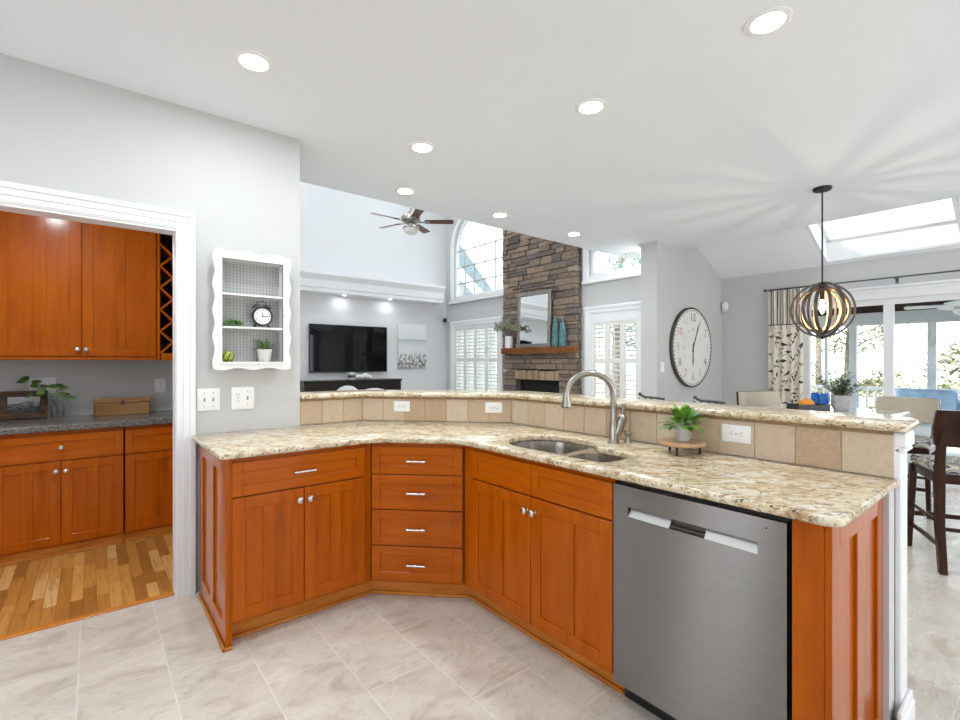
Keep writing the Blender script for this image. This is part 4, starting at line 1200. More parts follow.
jr = thing('glass_jar', 'small clear glass jar vase beside the rustic picture frame', 'vase', (-0.205, 4.90, 0.9085))
bm = nb(); lathe(bm, [(0, 0.001), (0.040, 0.001), (0.044, 0.008), (0.044, 0.085), (0.036, 0.105), (0.030, 0.112), (0.030, 0.132), (0.033, 0.134), (0.0285, 0.134), (0.0285, 0.112), (0.041, 0.085), (0.041, 0.010), (0, 0.008)], 28); obj('jar', bm, M['jar_glass'], jr)
bm = nb(); lathe(bm, [(0, 0.0095), (0.039, 0.0095), (0.0395, 0.055), (0, 0.055)], 24); obj('water', bm, M['jar_glass'], jr)
st_ = thing('eucalyptus_stems', 'dark green leafy stems standing in the clear glass jar', 'plant', (-0.205, 4.90, 0.9185))
bm = nb(); bl = nb(); rl = random.Random(2)
tips = [(-0.165, -0.02, 0.285), (-0.09, -0.03, 0.245), (-0.005, -0.03, 0.215), (0.06, -0.02, 0.165), (-0.13, -0.05, 0.20)]
for (x, y, z) in tips:
    P = [(0.008*(1 if x > 0 else -1)*-1, 0, 0.002), (x*0.12, y*0.2, 0.11), (x*0.5, y*0.6, z*0.72), (x, y, z)]
    tube(bm, P, [0.0022, 0.002, 0.0018, 0.0012], 6)
    for t_ in range(3):
        q = Vector(P[3]) + Vector((rl.uniform(-.02, .02), rl.uniform(-.015, .015), rl.uniform(-.03, .012)))
        a = rl.uniform(0, 2*PI)
        leaf(bl, q, (math.cos(a), math.sin(a)*0.5, rl.uniform(-0.2, 0.5)), (0, -0.7, 0.7), rl.uniform(0.045, 0.07), 0.046, 0.2, 5, rl.random()*0.6, rnd=0.5)
obj('stems', bm, M['leaf_dark'], st_); obj('leaves', bl, M['leaf_mid'], st_)
wb = thing('wooden_box', 'long dovetailed golden wooden box with a small latch on the pantry worktop', 'box', (0.195, 4.90, 0.9085))
bm = nb(); box(bm, -0.185, 0.185, -0.075, 0.075, 0, 0.098, bev=0.002); obj('box_body', bm, M['box_wood'], wb)
bm = nb(); box(bm, -0.188, 0.188, -0.078, 0.078, 0.100, 0.138, bev=0.004); obj('lid', bm, M['box_wood'], wb)
bm = nb()
for s in (-1, 1):
    for k in range(5): box(bm, s*0.1853-0.0125 if s > 0 else s*0.1853, s*0.1853 if s > 0 else s*0.1853+0.0125, -0.0756, -0.070, 0.006+k*0.019, 0.015+k*0.019)
obj('dovetail_joints', bm, M['dark_wood'], wb)
bm = nb(); box(bm, -0.012, 0.012, -0.0815, -0.0755, 0.082, 0.118, bev=0.002); tube(bm, [(0.006*math.cos(t_), -0.083, 0.090+0.008*math.sin(t_)) for t_ in [2*PI*i/12 for i in range(12)]], 0.0015, 5, True); obj('latch', bm, M['iron'], wb)
t = plate('outlet', 'white socket on the pantry wall right of the wooden box', 'outlet', (0.468, BKY-0.0005, 1.128), 0, 0.082, 0.125); outlet(t, False); screws(t, [(0, 0)])
t = plate('outlet', 'white plate on the pantry wall behind the picture frame and jar', 'outlet', (-0.30, BKY-0.0005, 1.155), 0, 0.155, 0.125); outlet(t, False, -0.03); screws(t, [(0, 0)])

# ================================================================== LAMPS IN THE CEILING
def can_light(label, x, y, z=CZ, r=0.092, watts=SPOT_W, group=None):
    t = thing('recessed_light', label, 'ceiling light', (x, y, z))
    bm = nb(); lathe(bm, [(r, 0), (r, -0.004), (r-0.010, -0.0075), (r*0.72, -0.005), (r*0.70, 0.0), (r*0.70, -0.0005)], 40); obj('trim_ring', bm, M['white_metal'], t)
    bm = nb(); lathe(bm, [(0, -0.0045), (r*0.66, -0.0045), (r*0.69, -0.001)], 32); obj('lit_disc', bm, M['lamp_glow'], t)
    ld = bpy.data.lights.new('lamp', 'AREA'); ld.shape = 'DISK'; ld.size = r*1.2; ld.energy = watts; ld.color = (0.86, 0.95, 1.0)
    lo = bpy.data.objects.new('lamp', ld); COL.objects.link(lo); lo.parent = t; lo.location = (0, 0, -0.012)
    return t
for lab, x, y in (
    ('lit recessed ceiling light nearest the grey wall over the doorway', 0.615, 2.505),
    ('largest lit recessed ceiling light, at the top right of the picture', 2.264, 0.804),
    ('lit recessed ceiling light above the faucet and sink', 2.23, 1.718),
    ('lit recessed ceiling light between the doorway wall and the one over the sink', 1.754, 2.777),
    ('lit recessed ceiling light just above the ceiling fan', 2.092, 3.577),
    ('lit recessed ceiling light in front of the arched window top', 3.169, 3.564),
    ('lit recessed ceiling light in front of the upper stone chimney', 4.303, 3.557),
    ('small lit recessed ceiling light touching the grey corner block', 5.50, 3.543)):
    can_light(lab, x, y)
can_light('unseen ceiling lamp placed behind the camera on the left for a streak in the dishwasher', -0.9, 1.75)  # unseen, set where the dishwasher door mirrors it as a vertical band
can_light('lit recessed ceiling light behind the photographer, out of the frame to the right', 0.7, -0.9)
can_light('unseen ceiling lamp added before the pantry doorway for a second dishwasher streak', 0.0, 2.05, watts=4.0)  # extra lamp out of view, put in for its reflection in the dishwasher
for x, lab in ((3.32, 'left small downlight under the white cornice, above the television'), (4.19, 'right small downlight under the white cornice, above the television')):
    can_light(lab, x, TY-0.17, 2.47, 0.05, 0.55)
can_light('recessed light in the low pantry ceiling, hidden above the doorway head', -0.25, 3.70, 2.62, 0.09, 12.0)
for x, y, lab in ((2.2, 5.2, 'front left'), (2.2, 6.8, 'back left'), (4.2, 5.2, 'front right'), (4.2, 6.8, 'back right')):
    can_light('unseen lamp added to brighten the tall living room, in its ceiling, %s of four' % lab, x, y, LZ, 0.10, LIVING_W)  # lamps out of sight, added as fill for the living room

# ================================================================== LIVING ROOM
tv = thing('television', 'large black flat television mounted on the living room wall', 'television', (3.478, TY-0.03, 1.56))
bm = nb(); box(bm, -0.71, 0.71, -0.035, 0.0, -0.405, 0.405, bev=0.004); box(bm, -0.3, 0.3, 0.0, 0.029, -0.2, 0.2); obj('housing', bm, M['black'], tv)
bm = nb(); box(bm, -0.700, 0.700, -0.0365, -0.034, -0.390, 0.397); obj('screen', bm, M['screen_black'], tv)
av = thing('canvas_print', 'pale beach painting with dark dune grass on the wall right of the television', 'picture', (4.745, TY-0.002, 1.63))
M['beach'] = picture('pale_beach_print', [(0, (0.55, 0.54, 0.53)), (0.28, (0.72, 0.72, 0.71)), (0.50, (0.70, 0.71, 0.72)), (0.60, (0.56, 0.60, 0.62)), (0.655, (0.46, 0.50, 0.52)), (0.67, (0.74, 0.76, 0.78)), (1, (0.80, 0.81, 0.83))], 'z', -0.41, 0.41, (3, 3, 9), 0.10, ((0.10, 0.10, 0.10), (22, 4, 16), [(0.16, 1.0), (0.30, 0.7), (0.36, 0.0)]), (0.44, 0.56))
bm = nb(); box(bm, -0.305, 0.305, -0.035, 0, -0.42, 0.42, bev=0.003); obj('canvas', bm, M['beach'], av)
co = thing('media_console', 'low charcoal media console standing under the television', 'console', (3.39, TY-0.46, 0))
bm = nb(); box(bm, -0.85, 0.85, -0.02, 0.42, 0.12, 1.0); box(bm, -0.87, 0.87, -0.03, 0.43, 1.0, 1.035, bev=0.004); obj('body', bm, M['console_wood'], co)
for k in range(4):
    bm = nb(); a = -0.84 + k*0.42; shaker(bm, a+0.005, a+0.415, 0.15, 0.98, 0.06, 0.06, 0, -0.04); dr_ = obj('door', bm, M['console_wood'], co); knob(dr_, a+0.38 if k % 2 == 0 else a+0.04, 0.6, -0.04)
for x in (-0.8, 0.8):
    for y in (0.02, 0.38):
        bm = nb(); box(bm, x-0.03, x+0.03, y-0.03, y+0.03, 0, 0.12); obj('leg', bm, M['console_wood'], co)
cd = thing('candle_jar', 'small white jar candle on the console in front of the television', 'candle', (3.40, TY-0.30, 1.0355))
bm = nb(); lathe(bm, [(0, 0), (0.055, 0), (0.058, 0.005), (0.058, 0.12), (0.05, 0.12), (0.05, 0.10), (0, 0.10)], 20); obj('jar', bm, M['white_ceramic'], cd)
bm = nb(); lathe(bm, [(0.0585, 0.03), (0.0585, 0.08)], 20); obj('dark_band', bm, M['iron'], cd)
og = thing('shell_ornament', 'pale shell-like ornament on the console right of the jar candle', 'ornament', (3.60, TY-0.30, 1.0355))
bm = nb()
for x, h_, r_ in ((-0.10, 0.05, 0.05), (-0.02, 0.045, 0.045), (0.05, 0.06, 0.06), (0.13, 0.04, 0.04)): ball(bm, (x, 0, h_*0.9), (r_*1.2, r_*0.8, h_*0.9), 12, 8)
obj('shells', bm, M['white_ceramic'], og)
so = thing('sofa', 'pale grey upholstered sofa whose back just shows over the bar, facing the television', 'sofa', (2.95, 5.62, 0))
bm = nb(); box(bm, -0.95, 0.95, 0.0, 0.95, 0.12, 0.44, bev=0.04, seg=3); obj('base', bm, M['fabric_white'], so)
for x_ in (-0.85, 0.85):
    for y_ in (0.10, 0.85):
        bm = nb(); box(bm, x_-0.03, x_+0.03, y_-0.03, y_+0.03, 0, 0.125); obj('leg', bm, M['dark_wood'], so)
bm = nb(); box(bm, -0.95, 0.95, -0.02, 0.24, 0.12, 0.90, bev=0.08, seg=4); obj('backrest', bm, M['fabric_white'], so)
for s in (-1, 1):
    bm = nb(); box(bm, s*0.95-0.12, s*0.95+0.12, 0.0, 0.95, 0.12, 0.66, bev=0.08, seg=4); obj('arm', bm, M['fabric_white'], so)
for k in range(2):
    bm = nb(); a = -0.83+0.83*k; box(bm, a+0.01, a+0.82, 0.20, 0.93, 0.43, 0.58, bev=0.05, seg=3); obj('seat_cushion', bm, M['fabric_white'], so)
for cx_, w_, hh in ((-0.42, 0.20, 1.035), (-0.02, 0.34, 0.985)):
    bm = nb(); ball(bm, (cx_, 0.17, hh-0.22), (w_, 0.13, 0.22), 20, 12, rot=Matrix.Rotation(0.12, 4, 'Y')); obj('back_cushion', bm, M['fabric_white'], so)
scm = thing('security_camera', 'small black-lens security camera in the corner right of the beach painting', 'camera', (FX-0.09, TY-0.10, 2.16))
bm = nb(); box(bm, 0.03, 0.088, -0.02, 0.02, -0.025, 0.025, bev=0.006); tube(bm, [(0.04, 0, 0), (0.0, 0, 0)], 0.012, 8); obj('mount', bm, M['plate'], scm)
bm = nb(); ball(bm, (-0.01, -0.01, 0), 0.045, 16, 12); obj('lens_ball', bm, M['black'], scm)

# chimney
XF = 5.44; CY0, CY1 = 4.44, 6.04
ch = thing('stone_fireplace', 'tall stacked ledgestone chimney breast with a dark firebox', 'fireplace', (XF, (CY0+CY1)/2, 0))
oy = (CY0+CY1)/2
bm = nb()
box(bm, 0.02, FX-XF-0.002, CY0+0.02-oy, CY1-0.02-oy, 1.05, LZ); box(bm, 0.02, FX-XF-0.002, CY0+0.02-oy, 4.745-oy, 0, 1.05); box(bm, 0.02, FX-XF-0.002, 5.648-oy, CY1-0.02-oy, 0, 1.05); box(bm, 0.02, FX-XF-0.002, 4.745-oy, 5.648-oy, 0, 0.35)
obj('joint_core', bm, M['mortar'], ch)
rs_ = random.Random(21); bm = nb(); z = 0.0
def stones(bm, a, b, z0, z1, place):
    """one course of stones from a to b"""
    y = a
    while y < b - 0.01:
        h_ = z1 - z0; L = min(rs_.uniform(1.5, 4.8)*h_ if h_ < 0.12 else rs_.uniform(1.0, 2.6)*h_, b-y)
        if b - (y+L) < 0.07: L = b - y
        parts = [(z0, z1)]
        if h_ > 0.095 and rs_.random() < 0.35: m_ = z0 + h_*rs_.uniform(0.4, 0.6); parts = [(z0, m_), (m_, z1)]
        for (p, q) in parts:
            place(bm, y+0.003, y+L-0.003, p+0.003, q-0.003, rs_.uniform(0.0, 0.030), min(1, max(0, rs_.gauss(0.48, 0.24))))
        y += L
def front(bm, a, b, c, d_, out, tn): box(bm, -out, 0.05, a-oy, b-oy, c, d_, bev=0.008, tint=tn)
def side(bm, a, b, c, d_, out, tn): box(bm, a, b, CY0-oy-out*0.25, CY0-oy+0.05, c, d_, bev=0.008, tint=tn)
while z < LZ-0.02:
    h_ = min(rs_.choice([0.065, 0.08, 0.09, 0.105, 0.125]), LZ-z)
    if z < 1.2 and z + h_ > 1.04:
        segs = [(CY0, 4.63), (5.56, CY1)] if z >= 1.04 - 0.001 or True else []
    if z + h_ <= 0.352: segs = [(CY0, CY1)]
    elif z < 1.205 and z + h_ > 0.35: segs = [(CY0, 4.780), (5.725, CY1)]
    else: segs = [(CY0, CY1)]
    for a, b in segs: stones(bm, a, b, z, z+h_, front)
    if z < 1.198 and z + h_ > 1.225: stones(bm, 4.780, 5.725, 1.2, z+h_, front)
    stones(bm, 0.055, FX-XF-0.006, z, z+h_, side)
    z += h_
obj('stone_facing', bm, M['stone'], ch, angle=25)
bm = nb(); y = 4.784
while y < 5.72:
    w_ = rs_.uniform(0.055, 0.085); w_ = min(w_, 5.723-y)
    box(bm, -rs_.uniform(0.005, 0.03), 0.05, y+0.003-oy, y+w_-0.003-oy, 1.05, 1.05+rs_.uniform(0.135, 0.152), bev=0.007, tint=rs_.random()); y += w_
obj('soldier_course', bm, M['brick'], ch, angle=25)
bm = nb()
for q in ((0.05, 0.098, 4.75, 4.76, 0.35, 1.05), (0.05, 0.098, 5.638, 5.648, 0.35, 1.05), (0.09, 0.098, 4.75, 5.648, 0.35, 1.05), (0.05, 0.098, 4.75, 5.648, 0.35, 0.36), (0.05, 0.098, 4.75, 5.648, 1.04, 1.05)):
    box(bm, q[0], q[1], q[2]-oy, q[3]-oy, q[4], q[5])
obj('firebox', bm, M['soot'], ch)
mt = thing('mantel_shelf', 'thick reddish wood mantel beam on the stone chimney', 'mantel', (XF-0.025, 5.18, 1.465))
bm = nb(); box(bm, -0.10, 0.0, -0.78, 0.78, 0, 0.094, bev=0.006); obj('beam', bm, M['mantel_wood'], mt)
mi = thing('mirror', 'silver framed mirror leaning against the stone on the mantel', 'mirror', (XF-0.085, 5.24, 1.5595))
LT = Matrix.Rotation(math.radians(1.8), 4, 'Y')
bm = nb(); mw, mh = 0.36, 0.875
for a, b, c, d_ in ((-mw, mw, 0, 0.06), (-mw, mw, mh-0.06, mh), (-mw, -mw+0.06, 0.06, mh-0.06), (mw-0.06, mw, 0.06, mh-0.06)): box(bm, -0.02, 0.015, a, b, c, d_, bev=0.006, M=LT)
obj('frame', bm, M['silver_frame'], mi)
bm = nb(); box(bm, -0.008, 0.01, -mw+0.055, mw-0.055, 0.055, mh-0.055, M=LT); obj('glass', bm, M['mirror'], mi)
va = thing('vase', 'cream cylinder vase at the left end of the mantel', 'vase', (XF-0.082, 5.80, 1.5595))
bm = nb(); lathe(bm, [(0, 0), (0.062, 0), (0.066, 0.006), (0.066, 0.190), (0.063, 0.196), (0.059, 0.19), (0.059, 0.03), (0, 0.03)], 28); obj('body', bm, M['white_ceramic'], va)
gr = thing('greenery_spray', 'airy sage green branches spreading from the cream mantel vase', 'plant', (XF-0.082, 5.80, 1.60))
bm = nb(); bl = nb(); rl = random.Random(31)
for i in range(24):
    yy = rl.uniform(-0.40, 0.34); zz_ = 0.40 - abs(yy)*0.30 + rl.uniform(-0.06, 0.06); xx = rl.uniform(-0.16, -0.02)
    P = [(0, 0, 0.0), (xx*0.2, yy*0.08, 0.16), (xx*0.6, yy*0.5, 0.16+zz_*0.45), (xx, yy, zz_)]
    tube(bm, P, [0.004, 0.0035, 0.003, 0.002], 5)
    for k in range(15):
        t_ = rl.uniform(0.35, 1.0); a_ = Vector(P[2]).lerp(Vector(P[3]), (t_-0.35)/0.65); a = rl.uniform(0, 2*PI)
        leaf(bl, a_, (rl.uniform(-0.5, 0.5), math.cos(a), math.sin(a)), (-1, 0, 0.2), rl.uniform(0.03, 0.055), 0.017, 0.1, 3, rl.random())
obj('branches', bm, M['bark'], gr); obj('leaves', bl, M['leaf_sage'], gr)
for k, (yy, h_, r_, lab) in enumerate(((4.785, 0.46, 0.050, 'taller teal glass bottle vase beside the leaning mirror'), (4.645, 0.42, 0.047, 'right-hand teal glass bottle vase near the mantel end'))):
    tv_ = thing('teal_vase', lab, 'vase', (XF-0.078, yy, 1.5595))
    bm = nb(); lathe(bm, [(0, 0), (r_, 0), (r_*1.05, 0.02), (r_*0.98, h_*0.35), (r_*0.80, h_*0.60), (r_*0.55, h_*0.78), (r_*0.42, h_*0.9), (r_*0.5, h_), (r_*0.36, h_), (r_*0.3, h_*0.85), (0, h_*0.8)], 20); obj('bottle', bm, M['teal'], tv_)
    for q in range(7):
        a = 2*PI*q/7; bm = nb(); tube(bm, [(math.cos(a)*r_*1.03, math.sin(a)*r_*1.03, 0.01), (math.cos(a)*r_*0.98, math.sin(a)*r_*0.98, h_*0.35), (math.cos(a)*r_*0.80, math.sin(a)*r_*0.80, h_*0.6), (math.cos(a)*r_*0.5, math.sin(a)*r_*0.5, h_*0.85)], [0.010, 0.011, 0.010, 0.006], 6)
        obj('glass_rib', bm, M['teal'], tv_)

# ceiling fan
fn = thing('ceiling_fan', 'five-blade pewter ceiling fan with walnut blades and a bowl lamp in the living room', 'ceiling fan', (3.64, 6.065, 3.40))
bm = nb(); tube(bm, [(0, 0, 0.10), (0, 0, LZ-3.40)], 0.014, 10); lathe(bm, [(0, LZ-3.40-0.08), (0.03, LZ-3.40-0.08), (0.075, LZ-3.40), (0, LZ-3.40)], 20); obj('down_rod', bm, M['pewter'], fn)
bm = nb(); lathe(bm, [(0, 0.17), (0.02, 0.17), (0.035, 0.13), (0.07, 0.105), (0.125, 0.09), (0.145, 0.055), (0.145, 0.015), (0.10, -0.025), (0.06, -0.04), (0.055, -0.07), (0, -0.07)], 28); obj('motor_housing', bm, M['pewter'], fn)
bm = nb(); lathe(bm, [(0.05, -0.07), (0.115, -0.082), (0.125, -0.10), (0.118, -0.11)], 28); obj('lamp_fitter', bm, M['pewter'], fn)
bm = nb(); lathe(bm, [(0.116, -0.105), (0.108, -0.145), (0.075, -0.178), (0.03, -0.192), (0, -0.195)], 28); obj('glass_bowl', bm, M['white_ceramic'], fn)
rang = math.radians(50.767-90)
for k in range(5):
    a = rang + math.radians((3, 75, 147, 219, 291)[k])
    R = Matrix.Rotation(a, 4, 'Z') @ Matrix.Rotation(math.radians(-13), 4, 'X')
    bm = nb(); lp = fillet([(0.20, -0.048, 0.02), (0.62, -0.072, 0.04), (0.64, 0.05, 0.05), (0.20, 0.048, 0.02)], 5); prism(bm, lp, -0.004, 0.004, 'z', M=R); bl_ = obj('blade', bm, M['fan_wood'], fn)
    bm = nb(); box(bm, 0.10, 0.28, -0.022, 0.022, -0.012, -0.005, bev=0.002, M=R); obj('blade_iron', bm, M['pewter'], bl_)

# ================================================================== DINING AREA
pn = thing('pendant_light', 'globe pendant lamp of nested bronze hoops around a glowing bulb over the dining table', 'pendant lamp', (4.787, 1.283, CZ))
GZ = 1.777 - CZ
bm = nb(); lathe(bm, [(0, 0), (0.068, 0), (0.070, -0.006), (0.062, -0.024), (0.02, -0.030), (0, -0.030)], 28); obj('canopy', bm, M['black_metal'], pn)
bm = nb(); tube(bm, [(0, 0, -0.03), (0, 0, GZ+0.235)], 0.006, 8); obj('rod', bm, M['black_metal'], pn)
M['bronze'] = plain('dark_bronze_band', (0.13, 0.105, 0.09), 0.4, 0.7)
M['gold_band'] = plain('warm_wood_band', (0.50, 0.30, 0.13), 0.45, 0.1)
def hoop(r, w, rot, m_, th=0.005, name='hoop', sx=1.0):
    bm = nb(); n = 48
    R = Matrix.Translation((0, 0, GZ)) @ Matrix.Rotation(rot, 4, 'Z')
    ring_prism(bm, [(r*sx*math.cos(2*PI*i/n), r*math.sin(2*PI*i/n)) for i in range(n)], [((r-th)*sx*math.cos(2*PI*i/n), (r-th)*math.sin(2*PI*i/n)) for i in range(n)], -w/2, w/2, 'y')
    bmesh.ops.transform(bm, matrix=R, verts=bm.verts)
    return obj(name, bm, m_, pn)
for k, (r, w, a) in enumerate(((0.238, 0.014, 0.95), (0.231, 0.014, 2.0), (0.224, 0.014, 2.95), (0.208, 0.026, 0.53), (0.202, 0.026, 1.05), (0.196, 0.026, 1.57), (0.190, 0.026, 2.10), (0.184, 0.026, 2.62), (0.178, 0.026, 0.0))):
    hp = hoop(r, w, a, M['bronze'], 0.005 if k > 2 else 0.015)
    if k > 2:
        g_ = hoop(r-0.0055, w-0.002, a, M['gold_band'], 0.002, 'hoop_lining'); g_.parent = hp
bm = nb(); lathe(bm, [(0, 0.236), (0.022, 0.234), (0.026, 0.20), (0.018, 0.15), (0.016, 0.085), (0, 0.085)], 16, Matrix.Translation((0, 0, GZ))); lathe(bm, [(0, -0.190), (0.012, -0.192), (0.014, -0.236), (0, -0.255)], 12, Matrix.Translation((0, 0, GZ))); obj('socket_stem', bm, M['black_metal'], pn)
bm = nb(); lathe(bm, [(0, 0.085), (0.010, 0.083), (0.013, 0.06), (0.021, 0.03), (0.022, 0.015), (0.015, -0.012), (0.004, -0.03), (0, -0.032)], 18, Matrix.Translation((0, 0, GZ))); obj('bulb', bm, M['bulb_glow'], pn)
ld = bpy.data.lights.new('bulb_light', 'POINT'); ld.energy = 6; ld.shadow_soft_size = 0.012; ld.color = (1, 0.86, 0.66)
lo = bpy.data.objects.new('bulb_light', ld); COL.objects.link(lo); lo.parent = pn; lo.location = (0, 0, GZ-0.055)

tb = thing('dining_table', 'dining table, glass top coloured pale for its reflections, on a dark pedestal behind the bar', 'table', (4.86, 1.30, 0))
bm = nb(); slab(bm, fillet([(-0.50, -0.50, 0.06), (0.50, -0.50, 0.06), (0.50, 0.50, 0.06), (-0.50, 0.50, 0.06)], 6), 0.885, 0.92, r=0.008); obj('table_top', bm, plain('painted_reflection_top', (0.62, 0.64, 0.63), 0.03, var=0.02, IOR=1.7), tb)  # pale base colour stands in for the garden reflected in the glass
bm = nb(); 
for q in ((-0.42, 0.42, -0.42, -0.40), (-0.42, 0.42, 0.40, 0.42), (-0.42, -0.40, -0.40, 0.40), (0.40, 0.42, -0.40, 0.40)): box(bm, *q, 0.81, 0.885)
obj('apron', bm, M['dark_wood'], tb)
bm = nb(); box(bm, -0.10, 0.10, -0.10, 0.10, 0.06, 0.885, bev=0.008); obj('pedestal', bm, M['dark_wood'], tb)
bm = nb(); box(bm, -0.24, 0.24, -0.24, 0.24, 0.0, 0.06, bev=0.01); obj('foot_plate', bm, M['dark_wood'], tb)
rr_ = math.radians(50.767-90)
tr = thing('serving_tray', 'small black rectangular tray on the dining table', 'tray', (4.80, 1.39, 0.9205), rr_)
bm = nb(); box(bm, -0.135, 0.135, -0.08, 0.08, 0, 0.010); box(bm, -0.135, 0.135, -0.08, -0.068, 0.010, 0.052, bev=0.002); box(bm, -0.135, 0.135, 0.068, 0.08, 0.010, 0.052, bev=0.002); box(bm, -0.135, -0.123, -0.068, 0.068, 0.010, 0.052, bev=0.002); box(bm, 0.123, 0.135, -0.068, 0.068, 0.010, 0.052, bev=0.002)
obj('tray', bm, M['black'], tr)
c_, s_ = math.cos(rr_), math.sin(rr_)
for lx, ly, r_, lab in ((-0.012, 0.0, 0.052, 'orange fruit showing over the rim of the black tray'),):
    f_ = thing('orange', lab, 'fruit', (4.80+c_*lx, 1.39+s_*lx, 0.931+r_*0.86))
    bm = nb(); ball(bm, (0, 0, 0), (r_*1.12, r_*1.12, r_*0.86), 20, 14); obj('peel', bm, M['orange'], f_)
    bm = nb(); lathe(bm, [(0, 0.003), (0.006, 0.002), (0.006, -0.002)], 8, Matrix.Translation((0, 0, r_*0.86))); obj('stem_button', bm, M['leaf_mid'], f_)
bf = thing('blue_glass_bowl', 'ruffled cobalt blue glass bowl behind the black tray on the dining table', 'bowl', (5.11, 1.385, 0.9205))
bm = nb(); n_ = 48; prof = [(0.028, 0.0), (0.040, 0.012), (0.060, 0.045), (0.066, 0.090), (0.058, 0.130)]
prev = None
for ri, (r_, z_) in enumerate(prof):
    ring = [bm.verts.new(((r_+0.012*ri/4*math.sin(9*2*PI*i/n_))*math.cos(2*PI*i/n_), (r_+0.012*ri/4*math.sin(9*2*PI*i/n_))*math.sin(2*PI*i/n_), z_+0.010*ri/4*math.cos(9*2*PI*i/n_))) for i in range(n_)]
    if prev:
        for i in range(n_): j = (i+1) % n_; bm.faces.new((prev[i], prev[j], ring[j], ring[i]))
    else: bm.faces.new(ring[::-1])
    prev = ring
obj('bowl', bm, M['blue_glass'], bf)
pl_ = thing('potted_plant', 'dark-leaved bushy plant in a square grey concrete pot on the dining table', 'plant', (4.96, 1.195, 0.9205), 0.4)
bm = nb(); slab(bm, fillet([(-0.055, -0.055, 0.02), (0.055, -0.055, 0.02), (0.055, 0.055, 0.02), (-0.055, 0.055, 0.02)], 4), 0, 0.004)
for (w0, z0), (w1, z1) in (((0.055, 0.0), (0.074, 0.04)), ((0.074, 0.04), (0.078, 0.145)), ((0.078, 0.145), (0.066, 0.145)), ((0.066, 0.145), (0.064, 0.125)), ((0.064, 0.125), (0.001, 0.125))):
    A = [bm.verts.new((x, y, z0)) for x, y in fillet([(-w0, -w0, w0*.3), (w0, -w0, w0*.3), (w0, w0, w0*.3), (-w0, w0, w0*.3)], 4)]; B = [bm.verts.new((x, y, z1)) for x, y in fillet([(-w1, -w1, w1*.3), (w1, -w1, w1*.3), (w1, w1, w1*.3), (-w1, w1, w1*.3)], 4)]
    for i in range(len(A)): j = (i+1) % len(A); bm.faces.new((A[i], A[j], B[j], B[i]))
bmesh.ops.remove_doubles(bm, verts=bm.verts, dist=1e-4); bmesh.ops.recalc_face_normals(bm, faces=bm.faces[:])
obj('pot', bm, M['concrete'], pl_)
bm = nb(); bl = nb(); rl = random.Random(12)
for i in range(46):
    a = rl.uniform(0, 2*PI); el = rl.uniform(0.5, 1.5); L = rl.uniform(0.14, 0.26)
    d_ = Vector((math.cos(a)*math.cos(el), math.sin(a)*math.cos(el), math.sin(el)))
    b0 = Vector((math.cos(a)*0.03, math.sin(a)*0.03, 0.125)); tube(bm, [b0, b0+d_*L*0.5, b0+d_*L], 0.0016, 4)
    for k in range(15):
        t_ = rl.uniform(0.15, 1.0); q = b0 + d_*L*t_; a2 = rl.uniform(0, 2*PI)
        leaf(bl, q, (math.cos(a2), math.sin(a2), rl.uniform(-0.2, 0.8)), (0, 0, 1), rl.uniform(0.028, 0.046), 0.021, 0.1, 3, rl.random())
pl_.scale = (0.84, 0.84, 0.92); obj('stems', bm, M['bark'], pl_); obj('foliage', bl, M['leaf_dark'], pl_)

